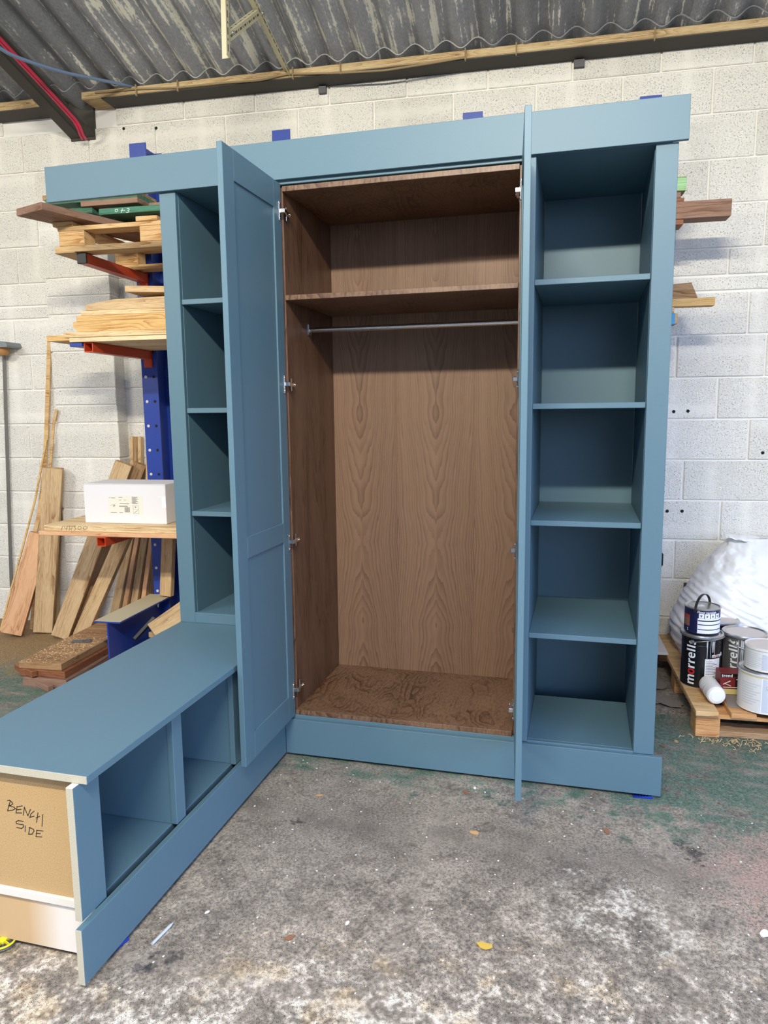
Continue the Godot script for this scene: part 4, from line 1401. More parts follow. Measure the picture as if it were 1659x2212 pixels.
# ---------------------------------------------------------------- boards on the floor at the left
func build_floor_left() -> void:
	var G := "hardwood boards stacked on the floor"
	bar("floor_board", "top hardwood board of the floor stack, strewn with sawdust", M.dusty_board, -1.300, -1.045, 0.085, 0.122, 0.30, 1.06, G)
	bar("floor_board", "middle grooved hardwood board of the floor stack", M.red_hardwood, -1.292, -1.02, 0.048, 0.0845, 0.30, 1.07, G)
	bar("floor_board", "bottom hardwood board of the floor stack", M.dark_hardwood, -1.26, -1.0, 0.0, 0.0475, 0.30, 1.09, G)
	board("floor_board", "short brown offcut lying across the front of the floor stack", "board", M.red_hardwood, Vector3(-1.36, 0.070, 1.0), Vector3(-1.185, 0.070, 1.09), 0.032, 0.03, G)
	board("floor_board", "low narrow offcut on the floor before the floor stack", "board", M.dark_hardwood, Vector3(-1.29, 0.016, 1.02), Vector3(-1.06, 0.016, 1.135), 0.03, 0.03, G)
	# small metal fitting on the stack
	var t := thing("hinge_plate", "small galvanised metal plate lying on the sawdust of the floor stack", "metal plate", Vector3(-1.165, 0.1225, 0.70), true, "", "", 0.35)
	var mb := Mb.new()
	mb.box(Vector3(0, 0.004, 0), Vector3(0.11, 0.003, 0.045), 0.0006)
	mb.box(Vector3(-0.02, 0.008, 0.012), Vector3(0.06, 0.006, 0.012), 0.001)
	mb.box(Vector3(0.03, 0.007, -0.012), Vector3(0.03, 0.006, 0.014), 0.001)
	put("plate", mb.mesh(), M.plate_grey, t)
	# boards lying against the base beam
	board("floor_board", "tan board tilted against the right of the blue base beam", "board", M.weathered, Vector3(-0.70, 0.215, 0.72), Vector3(-0.40, 0.43, 0.60), 0.095, 0.035, G)
	bar("floor_board", "pale board lying flat beside the blue base beam", M.pallet_wood, -0.74, -0.30, 0.17, 0.20, 0.40, 0.70, G)
	bar("floor_board", "brown board under the pale board beside the base beam", M.weathered, -0.72, -0.30, 0.0, 0.169, 0.38, 0.66, G)
	board("steel_clamp", "black bar resting between base beam and tilted board", "bar", M.black_plastic, Vector3(-0.80, 0.172, 0.75), Vector3(-0.72, 0.275, 0.66), 0.02, 0.03)
	# sawdust spread over the stack
	var mm := MultiMesh.new()
	mm.transform_format = MultiMesh.TRANSFORM_3D
	mm.mesh = bmesh(Vector3(0.006, 0.0012, 0.003), 0.0)
	mm.instance_count = 420
	for i in 420:
		var p := W(rng.randf_range(-1.295, -1.06), 0.1228, clampf(rng.randfn(0.82, 0.13), 0.34, 1.05))
		mm.set_instance_transform(i, Transform3D(Basis(Vector3.UP, rng.randf() * TAU).scaled(Vector3.ONE * rng.randf_range(0.5, 1.4)), p))
	var s := MultiMeshInstance3D.new()
	s.name = "sawdust"
	s.multimesh = mm
	s.material_override = M.pine_light
	add_child(s, true)
	tag(s, "pale sawdust and shavings scattered over the floor stack", "sawdust", "", "stuff")

# ---------------------------------------------------------------- the corner on the right
func build_right_corner() -> void:
	var t := thing("pallet", "wooden pallet on the floor at the right carrying paint tins", "pallet", Vector3(2.5, 0, 0.6), true)
	var A0 := 2.083
	for c in [[0.99, 1.10], [0.50, 0.60], [0.02, 0.12]]:
		for a in [A0, A0 + 0.38, A0 + 0.76]:
			bx("pallet_block", t, M.pallet_orange, a, a + 0.10, 0.0, 0.086, c[0], c[1], 0.003)
		bx("stringer_board", t, M.pallet_orange, A0, A0 + 0.86, 0.086, 0.106, c[0], c[1], 0.002)
	var k := 0
	for a in [[A0 - 0.008, A0 + 0.085], [A0 + 0.135, A0 + 0.235], [A0 + 0.29, A0 + 0.38], [A0 + 0.43, A0 + 0.52], [A0 + 0.58, A0 + 0.67], [A0 + 0.76, A0 + 0.86]]:
		bx("deck_board", t, M.pallet_orange if k > 0 else M.pallet_wood, a[0], a[1], 0.106, 0.128, 0.02, 1.13, 0.002)
		k += 1
	bx("base_board", t, M.weathered_dark, A0 + 0.10, A0 + 0.86, 0.001, 0.028, 0.99, 1.09, 0.002)
	var cs := put("cardboard_sheet", bmesh(Vector3(0.62, 0.003, 0.40), 0.0005), M.cardboard_grey, self, W(2.55, 0.1305, 0.90), Basis(Vector3.UP, PHI - 0.12))
	tag(cs, "flattened grey cardboard lying on the floor pallet under the tins", "cardboard")
	var y := 0.1285
	dark_tin("black paint tin lettered morrells with a white label, under the varnish tin", Vector3(2.205, y, -0.912), 0.087, 0.247, 0)
	dark_tin("dark paint tin with white drips and cream lid right of the black tin", Vector3(2.398, y, -0.955), 0.092, 0.247, 1)
	dark_tin("dark paint tin with a cream lid furthest back by the bag", Vector3(2.315, y, -1.165), 0.090, 0.247, 2)
	varnish_tin(Vector3(2.203, y + 0.254, -0.915))
	white_tin("large white and silver tin at the right front of the pallet", Vector3(2.425, 0.134, -0.655), 0.105, 0.172, 0)
	white_tin("small white tin with hazard signs on top of the large white tin", Vector3(2.428, 0.134 + 0.176, -0.66), 0.087, 0.098, 1)
	# bottle on its side
	var b := thing("bottle", "white plastic bottle lying on its side in front of the black tin", "bottle", Vector3(2.222, 0.134 + 0.040, -0.72))
	var mb := Mb.new()
	var tf := Transform3D(Basis(Vector3.UP, 0.10) * Basis(Vector3.RIGHT, -PI / 2), Vector3.ZERO)
	mb.lathe([Vector2(0.0, 0.085), Vector2(0.022, 0.085), Vector2(0.022, 0.068), Vector2(0.030, 0.060), Vector2(0.0385, 0.045), Vector2(0.040, 0.035)].map(func(q): return q), 28, tf * Transform3D(Basis.IDENTITY, Vector3(0, 0.0, 0)))
	mb.lathe([Vector2(0.0, -0.105), Vector2(0.022, -0.1045), Vector2(0.034, -0.100), Vector2(0.0395, -0.090), Vector2(0.040, -0.080), Vector2(0.040, 0.035)], 28, tf)
	put("body", mb.mesh(), M.bottle, b)
	mb = Mb.new()
	mb.lathe([Vector2(0.040, -0.045), Vector2(0.0405, -0.045), Vector2(0.0405, 0.030), Vector2(0.040, 0.030)], 12, tf, -2.6, -0.9)
	put("label", mb.mesh(), M.print_white, b)
	mb = Mb.new()
	for q in [-0.040, 0.025]:
		mb.lathe([Vector2(0.0404, q), Vector2(0.0408, q), Vector2(0.0408, q + 0.003), Vector2(0.0404, q + 0.003)], 12, tf, -2.6, -0.9)
	for i in 5:
		mb.lathe([Vector2(0.0405, -0.025 + 0.011 * i), Vector2(0.0408, -0.025 + 0.011 * i), Vector2(0.0408, -0.021 + 0.011 * i), Vector2(0.0405, -0.021 + 0.011 * i)], 6, tf, -2.3 + 0.07 * i, -1.5 - 0.09 * i)
	put("print", mb.mesh(), M.tin_brown, b)
	# two small boxes
	var yb := thing("carton", "small yellow box underneath the dark red box", "box", Vector3(2.335, 0.134, -0.80), false, "", "", 0.12)
	put("carton", bmesh(Vector3(0.13, 0.026, 0.07), 0.001), M.box_yellow, yb, Vector3(0, 0.013, 0))
	put("flap", bmesh(Vector3(0.03, 0.02, 0.001), 0.0), M.label_cream, yb, Vector3(0.02, 0.013, 0.0355))
	var rb := thing("carton", "dark red box lettered trend between bottle and white tins", "box", Vector3(2.325, 0.1605, -0.80), false, "", "", 0.12)
	put("carton", bmesh(Vector3(0.125, 0.074, 0.075), 0.001), M.box_red, rb, Vector3(0, 0.037, 0))
	put("front_band", bmesh(Vector3(0.124, 0.016, 0.0005), 0.0), M.tin_black, rb, Vector3(0, 0.063, 0.0377))
	put("front_picture", bmesh(Vector3(0.06, 0.050, 0.0005), 0.0), M.tin_black, rb, Vector3(0.031, 0.028, 0.0377))
	var tm := text_arrays("trend", PackedStringArray(["Droid Sans"]), 700, 0.018, 0.0008)
	var am := ArrayMesh.new()
	am.add_surface_from_arrays(Mesh.PRIMITIVE_TRIANGLES, tm)
	put("lettering", am, M.print_white, rb, Vector3(-0.034, 0.062, 0.0383))
	mb = Mb.new()
	for q in [[-0.035, 0.03, 0.035, 0.004, 0.5], [-0.03, 0.02, 0.03, 0.003, -0.4], [0.03, 0.045, 0.05, 0.004, 0.0], [0.03, 0.030, 0.04, 0.003, 0.7], [-0.02, 0.008, 0.06, 0.003, 0.0]]:
		mb.box(Vector3(q[0], q[1], 0.0383), Vector3(q[2], q[3], 0.0006), 0.0, Basis(Vector3(0, 0, 1), q[4]))
	put("print", mb.mesh(), M.label_cream, rb)
	bag()
	# small dark things behind
	bar("black_case", "small black case behind the white bag at the wall", M.black_plastic, 2.215, 2.29, 0.129, 0.438, 0.02, 0.07, "", "case")
	var sk := put("wall_socket", bmesh(Vector3(0.05, 0.075, 0.03), 0.006), M.black_plastic, self, W(2.075, 0.568, 0.017), Basis(Vector3.UP, PHI))
	tag(sk, "small black box on the wall just right of the wardrobe edge", "socket")
	board("panel_offcut", "white faced panel offcut poking out beside the wardrobe at the pallet", "board", M.card_white, Vector3(2.035, 0.147, 0.06), Vector3(2.035, 0.141, 0.42), 0.012, 0.09)
	# torn cardboard on the floor between wardrobe and pallet
	var i := 0
	for q in [[1.99, 0.50, 0.14, 0.20, 0.4, 0.25], [2.03, 0.75, 0.09, 0.16, 0.9, 0.2], [1.96, 0.72, 0.10, 0.12, -0.3, 0.12]]:
		var o := put("torn_card", torn(q[2], q[3], 7 + i), M.cardboard_grey, self, W(q[0], 0.012, q[1]), Basis(Vector3.UP, PHI + q[4]) * Basis(Vector3.RIGHT, 0.06))
		tag(o, ["largest torn grey card on the floor left of the pallet", "torn grey card nearest the pallet blocks", "torn grey card nearest the wardrobe plinth"][i], "cardboard", "torn card by the pallet")
		i += 1

func torn(w: float, l: float, sd: int) -> ArrayMesh:
	var r := RandomNumberGenerator.new()
	r.seed = sd
	var poly := []
	for k in 14:
		var an := TAU * k / 14.0
		poly.append(Vector2(cos(an) * w * 0.5, sin(an) * l * 0.5) * r.randf_range(0.75, 1.1))
	var mb := Mb.new()
	mb.prism(poly, 0.0, 0.003, Transform3D(Basis(Vector3.RIGHT, -PI / 2), Vector3.ZERO))
	return mb.mesh()

# black or dark steel paint tin with rolled rim, ears and bail
func dark_tin(label: String, p: Vector3, r: float, h: float, kind: int) -> void:
	var t := thing("paint_tin", label, "paint tin", p)
	var body: Material = [M.tin_black, M.tin_silver, M.tin_black][kind]
	var mb := Mb.new()
	mb.lathe([Vector2(0, 0), Vector2(r - 0.002, 0), Vector2(r + 0.001, 0.002), Vector2(r, 0.006), Vector2(r, h * 0.80), Vector2(r + 0.0016, h * 0.81), Vector2(r, h * 0.82), Vector2(r + 0.002, h - 0.014)], 40)
	put("body", mb.mesh(), body, t)
	mb = Mb.new()
	mb.lathe([Vector2(r + 0.002, h - 0.014), Vector2(r + 0.009, h - 0.010), Vector2(r + 0.0095, h - 0.002), Vector2(r + 0.006, h + 0.003), Vector2(r + 0.001, h + 0.003), Vector2(r - 0.003, h - 0.003), Vector2(r - 0.006, h - 0.004)], 40)
	put("rim", mb.mesh(), M.tin_metal, t)
	mb = Mb.new()
	mb.lathe([Vector2(r - 0.006, h - 0.004), Vector2(r - 0.012, h - 0.001), Vector2(0, h - 0.0005)], 40)
	put("lid", mb.mesh(), M.tin_lid if kind > 0 else M.tin_metal, t)
	# ear and bail wire
	var ea := -0.62 if kind == 0 else -0.95
	mb = Mb.new()
	var ep := Vector3(sin(ea), 0, cos(ea))
	mb.lathe([Vector2(0.010, -0.001), Vector2(0.0085, 0.005), Vector2(0.003, 0.007), Vector2(0, 0.005)], 14, Transform3D(Basis(Vector3.UP, ea) * Basis(Vector3.RIGHT, PI / 2), ep * r + Vector3(0, h * 0.875, 0)))
	put("ear", mb.mesh(), M.tin_metal, t)
	mb = Mb.new()
	var path := []
	for k in 19:
		var f := k / 18.0
		var an := ea + PI * f
		path.append(Vector3(sin(an), 0, cos(an)) * (r + 0.007 + 0.004 * sin(PI * f)) + Vector3(0, h * 0.875 + 0.022 * sin(PI * f) * (1.0 if kind == 0 else -1.6), 0))
	mb.tube(path, 0.0018, 6)
	put("bail", mb.mesh(), M.tin_metal, t)
	if kind == 2:
		return
	# lettering up the side: white, with the second letter red
	var at_ := -0.66 if kind == 0 else -0.72
	var full := [["m", 0.030, M.print_white], ["o", 0.060, M.print_red], ["rrells", 0.126, M.print_white]]
	var y := 0.014
	for q in full:
		var m := bent_text(q[0], 0.056, r, at_ + (0.0 if kind == 0 else 0.02), 0.0, true, 700, 0.0)
		var bb := m.get_aabb()
		put("lettering", m, q[2], t, Vector3(0, y - bb.position.y, 0))
		y += bb.size.y + 0.0025
	# streaks of spilt paint
	mb = Mb.new()
	var r2 := RandomNumberGenerator.new()
	r2.seed = 31 + kind
	for k in (9 if kind == 0 else 22):
		var an := r2.randf_range(-0.02, 0.55) if kind == 0 else r2.randf_range(-0.55, 1.2)
		var y1 := h - 0.016 - r2.randf_range(0, 0.006)
		var ln := r2.randf_range(0.02, 0.10) if kind == 0 else r2.randf_range(0.03, 0.18)
		var d := Vector3(sin(an), 0, cos(an)) * (r + 0.0006)
		mb.tube([d + Vector3(0, y1, 0), d + Vector3(0, y1 - ln * 0.5, 0), d + Vector3(0, y1 - ln, 0)], r2.randf_range(0.0012, 0.003), 5, 0.0008)
	put("paint_drips", mb.mesh(), M.drip, t)
	if kind == 1:
		return
	# shipping label with the small mark above it
	mb = Mb.new()
	patch(mb, r, 0.06, 0.98, 0.045, 0.142)
	put("label", mb.mesh(), M.print_white, t)
	mb = Mb.new()
	for k in 9:
		patch(mb, r + 0.0004, 0.12, 0.45 + 0.4 * fposmod(k * 0.37, 1.0), 0.128 - 0.0075 * k, 0.1305 - 0.0075 * k, 0.0003)
	patch(mb, r + 0.0004, 0.28, 0.286, 0.05, 0.14, 0.0003)
	put("print", mb.mesh(), M.print_grey, t)
	put("lettering", bent_text("264/53068", 0.020, r + 0.0004, 0.62, 0.052, false, 400), M.print_dark, t)
	put("lettering", bent_text("m", 0.024, r, 0.52, 0.156, false), M.print_white, t)
	put("lettering", bent_text("o", 0.024, r, 0.68, 0.156, false), M.print_red, t)
	put("lettering", bent_text("rrells", 0.024, r, 0.99, 0.156, false), M.print_white, t)

func varnish_tin(p: Vector3) -> void:
	var t := thing("varnish_tin", "navy tin lettered Floor varnish with a black handle, on the black tin", "tin", p)
	var r := 0.0775
	var h := 0.118
	var mb := Mb.new()
	mb.lathe([Vector2(0, 0), Vector2(r, 0), Vector2(r + 0.001, 0.003), Vector2(r, 0.006), Vector2(r, h - 0.004)], 40)
	put("body", mb.mesh(), M.tin_navy, t)
	mb = Mb.new()
	mb.lathe([Vector2(r, h - 0.006), Vector2(r + 0.003, h - 0.003), Vector2(r + 0.003, h + 0.001), Vector2(r - 0.002, h + 0.003), Vector2(r - 0.007, h - 0.002), Vector2(r - 0.012, h - 0.002), Vector2(r - 0.014, h), Vector2(0, h)], 40)
	put("lid", mb.mesh(), M.tin_metal, t)
	put("lid_sticker", bmesh(Vector3(0.04, 0.0006, 0.028), 0.0), M.print_white, t, Vector3(-0.014, h + 0.0004, 0.0), Basis(Vector3.UP, 0.3))
	# printed sleeve
	mb = Mb.new()
	patch(mb, r, -1.75, -0.90, 0.004, h - 0.008)
	put("label", mb.mesh(), M.tin_brown, t)
	mb = Mb.new()
	patch(mb, r + 0.0004, -1.72, -0.90, h - 0.042, h - 0.036, 0.0003)
	patch(mb, r + 0.0004, -1.72, -0.95, h - 0.050, h - 0.046, 0.0003)
	put("print", mb.mesh(), M.print_red, t)
	mb = Mb.new()
	patch(mb, r + 0.0004, -1.75, -0.90, h - 0.034, h - 0.008, 0.0003)
	patch(mb, r + 0.0004, -1.75, -0.90, 0.004, 0.030, 0.0003)
	put("print", mb.mesh(), M.tin_navy, t)
	mb = Mb.new()
	patch(mb, r + 0.0008, -1.06, -1.0, 0.008, 0.014, 0.0003)
	patch(mb, r + 0.0008, -1.06, -1.0, 0.017, 0.022, 0.0003)
	put("label", mb.mesh(), M.print_white, t)
	mb = Mb.new()
	# white instruction panel
	patch(mb, r, -0.40, 1.45, 0.003, h - 0.043, 0.0004)
	for k in 4:
		patch(mb, r + 0.0003, -0.34 + 0.33 * k, -0.34 + 0.33 * k + 0.29, h - 0.042, h - 0.020, 0.0004)
	put("label", mb.mesh(), M.print_white, t)
	mb = Mb.new()
	for q in [[0.062, 0.067], [0.044, 0.048], [0.021, 0.025]]:
		patch(mb, r + 0.0004, -0.38, 1.42, q[0], q[1], 0.0003)
	for k in 4:
		patch(mb, r + 0.0007, -0.24 + 0.33 * k, -0.17 + 0.33 * k, h - 0.036, h - 0.030, 0.0003)
		patch(mb, r + 0.0007, -0.27 + 0.33 * k, -0.13 + 0.33 * k, h - 0.029, h - 0.027, 0.0003)
	put("print", mb.mesh(), M.tin_navy, t)
	put("lettering", bent_text("Floor varnish", 0.0135, r, 0.12, h - 0.014, false, 700), M.print_white, t)
	# flat strap handle
	mb = Mb.new()
	var path := []
	for k in 25:
		var f := k / 24.0
		path.append(Vector3(cos(PI - PI * f) * (r + 0.004), sin(PI * f) * 0.072 + h - 0.018, 0))
	for k in 24:
		var a: Vector3 = path[k]
		var b: Vector3 = path[k + 1]
		mb.box((a + b) / 2, Vector3((b - a).length() + 0.0012, 0.0022, 0.012), 0.0, Basis(Vector3(0, 0, 1), atan2(b.y - a.y, b.x - a.x)))
	put("handle", mb.mesh(), M.black_plastic, t, Vector3.ZERO, Basis(Vector3.UP, 1.02))

func white_tin(label: String, p: Vector3, r: float, h: float, kind: int) -> void:
	var t := thing("paint_tin", label, "paint tin", p)
	var mb := Mb.new()
	mb.lathe([Vector2(0, 0), Vector2(r - 0.003, 0), Vector2(r + 0.001, 0.003), Vector2(r, 0.006), Vector2(r, h - 0.010), Vector2(r + 0.003, h - 0.006), Vector2(r + 0.003, h)], 44)
	put("body", mb.mesh(), M.tin_white, t)
	mb = Mb.new()
	mb.lathe([Vector2(r + 0.003, h), Vector2(r, h + 0.0035), Vector2(r - 0.004, h - 0.001), Vector2(r - 0.010, h - 0.003), Vector2(r - 0.013, h + 0.0005), Vector2(0, h + 0.001)], 44)
	put("lid", mb.mesh(), M.tin_lid if kind == 1 else M.tin_metal, t)
	mb = Mb.new()
	if kind == 0:
		patch(mb, r, -0.30, 1.4, 0.010, h - 0.018)
		put("label", mb.mesh(), M.label_grey, t)
		mb = Mb.new()
		patch(mb, r, -1.3, 1.4, h - 0.015, h - 0.011)
		put("band", mb.mesh(), M.box_yellow, t)
		mb = Mb.new()
		for k in 9:
			patch(mb, r, -1.15, -0.62 + 0.13 * (k % 3), 0.035 + 0.011 * k, 0.039 + 0.011 * k)
		put("print", mb.mesh(), M.label_grey, t)
		mb = Mb.new()
		patch(mb, r + 0.0003, -0.33, -0.29, 0.008, h - 0.016)
		put("trim_line", mb.mesh(), M.print_white, t)
		mb = Mb.new()
		var an := -0.02
		mb.lathe([Vector2(0.012, 0), Vector2(0.011, 0.005), Vector2(0.005, 0.006), Vector2(0.004, 0.003), Vector2(0, 0.003)], 16, Transform3D(Basis(Vector3.UP, an) * Basis(Vector3.RIGHT, PI / 2), Vector3(sin(an), 0, cos(an)) * r + Vector3(0, h * 0.70, 0)))
		put("ear", mb.mesh(), M.print_white, t)
	else:
		patch(mb, r, -0.42, 1.2, 0.010, h - 0.020)
		put("label", mb.mesh(), M.label_grey, t)
		mb = Mb.new()
		for k in 8:
			patch(mb, r, -1.2, -0.62 + 0.12 * (k % 3), 0.016 + 0.0085 * k, 0.019 + 0.0085 * k)
			patch(mb, r + 0.0004, -0.38, -0.14, 0.018 + 0.0075 * k, 0.0205 + 0.0075 * k)
		put("print", mb.mesh(), M.label_grey, t)
		# hazard diamonds
		mb = Mb.new()
		var mk := Mb.new()
		var md := Mb.new()
		for k in 3:
			var a2 := 0.0
			var tf := Transform3D(Basis(Vector3.UP, a2), Vector3(sin(a2), 0, cos(a2)) * (r + 0.0008) + Vector3(0, 0.070 - 0.0215 * k, 0))
			var d := 0.0098
			mb.prism([Vector2(0, -d), Vector2(d, 0), Vector2(0, d), Vector2(-d, 0)], 0.0, 0.0004, tf)
			d = 0.0080
			mk.prism([Vector2(0, -d), Vector2(d, 0), Vector2(0, d), Vector2(-d, 0)], 0.0004, 0.0007, tf)
			md.box(tf * Vector3(0, 0.001, 0.0009), Vector3(0.0028, 0.0055, 0.0004), 0.0, tf.basis)
			md.box(tf * Vector3(0, -0.0038, 0.0009), Vector3(0.0045 if k < 2 else 0.002, 0.0014, 0.0004), 0.0, tf.basis)
		put("hazard_sign", mb.mesh(), M.print_red, t)
		put("hazard_sign", mk.mesh(), M.print_white, t)
		put("hazard_mark", md.mesh(), M.print_dark, t)

func bag() -> void:
	var t := thing("plastic_bag", "large white plastic sack leaning against the wall behind the paint tins", "sack", Vector3(2.55, 0.129, 0.32), true)
	# outline in (a, y): left edge by height; right edge lies outside the picture
	var L := [[0.130, 2.16], [0.20, 2.125], [0.262, 2.112], [0.30, 2.112], [0.43, 2.172], [0.527, 2.226], [0.627, 2.292], [0.70, 2.360], [0.745, 2.40]]
	var nz := fnl(401, 1.0, 4)
	var rows := 70
	var cols := 110
	var grid := []
	for i in rows + 1:
		var f := float(i) / rows
		var y := 0.130 + f * 0.615
		var al: float = L[-1][1]
		for k in L.size() - 1:
			if y >= L[k][0] and y <= L[k + 1][0]:
				al = lerpf(L[k][1], L[k + 1][1], (y - L[k][0]) / (L[k + 1][0] - L[k][0]))
				break
		var ar := 3.05 - 0.36 * f * f
		var th := 0.235 * pow(maxf(1.0 - pow(f, 3.0), 0.02), 0.5) + 0.015
		var cc := 0.30 - 0.06 * f
		var row := []
		for j in cols:
			var an := TAU * j / cols
			var ca := cos(an)
			var sa := sin(an)
			var sx := signf(ca) * pow(absf(ca), 0.8)
			var sz := signf(sa) * pow(absf(sa), 0.8)
			var p := Vector3((al + ar) / 2 + (ar - al) / 2 * sx, y, cc + th * sz)
			# creases: long diagonal pulls low down, crumples above
			var dg := p.x * 0.62 + p.y * 0.95
			var lo := clampf((0.62 - p.y + (p.x - 2.3) * -0.35) * 5.0, 0.0, 1.0)
			var wr := 0.011 * lo * absf(sin(dg * 75.0 + 3.0 * nz.get_noise_2d(p.x * 5.0, p.y * 5.0))) + (1.0 - lo) * 0.026 * nz.get_noise_3d(p.x * 11.0, p.y * 11.0, p.z * 8.0) + 0.006 * nz.get_noise_3d(p.x * 30.0, p.y * 30.0, p.z * 30.0)
			p += Vector3(sx * 0.25, 0, sz).normalized() * wr
			row.append(p)
		grid.append(row)
	var mb := Mb.new()
	var nrm := func(i: int, j: int) -> Vector3:
		var u0: Vector3 = grid[i][(j + 1) % cols] - grid[i][(j + cols - 1) % cols]
		var v0: Vector3 = grid[mini(i + 1, rows)][j] - grid[maxi(i - 1, 0)][j]
		return u0.cross(v0).normalized()
	for i in rows:
		for j in cols:
			var j2 := (j + 1) % cols
			var A: Vector3 = grid[i][j] - org
			var B: Vector3 = grid[i][j2] - org
			var C: Vector3 = grid[i + 1][j2] - org
			var D: Vector3 = grid[i + 1][j] - org
			# angle runs a -> c, which seen from above is clockwise: outward is v x u
			var na: Vector3 = -nrm.call(i, j)
			var nb: Vector3 = -nrm.call(i, j2)
			var nc: Vector3 = -nrm.call(i + 1, j2)
			var nd: Vector3 = -nrm.call(i + 1, j)
			mb.tri(A, C, B, na, nc, nb)
			mb.tri(A, D, C, na, nd, nc)
	for k in range(1, cols - 1):
		mb.flat(grid[0][0] - org, grid[0][k] - org, grid[0][k + 1] - org, Vector3.DOWN)
		mb.flat(grid[rows][0] - org, grid[rows][k] - org, grid[rows][k + 1] - org, Vector3.UP)
	put("sack", mb.mesh(), M.bag, t)
	# open mouth: a loose flap of film along the top
	mb = Mb.new()
	var n2 := 40
	for k in n2:
		for m in 6:
			var P := []
			for q in [[k, m], [k + 1, m], [k + 1, m + 1], [k, m + 1]]:
				var f := float(q[0]) / n2
				var g := float(q[1]) / 6.0
				var a := 2.352 + 0.55 * f
				var y := 0.766 - 0.015 * f - 0.16 * f * f - (0.012 + 0.075 * f) * g + 0.010 * nz.get_noise_2d(f * 9.0, g * 3.0)
				var c := 0.27 + 0.02 * sin(f * 16.0) + 0.05 * g + 0.028 * sin(g * PI) + 0.015 * nz.get_noise_2d(f * 14.0, g * 5.0 + 9.0)
				P.append(Vector3(a, y, c) - org)
			mb.quad(P[0], P[1], P[2], P[3], Vector3(0, 0.3, 1))
			for z in 4:
				P[z] = P[z] - Vector3(0, 0, 0.0015)
			mb.quad(P[0], P[1], P[2], P[3], Vector3(0, -0.3, -1))
	put("open_mouth", mb.mesh(), M.bag, t)

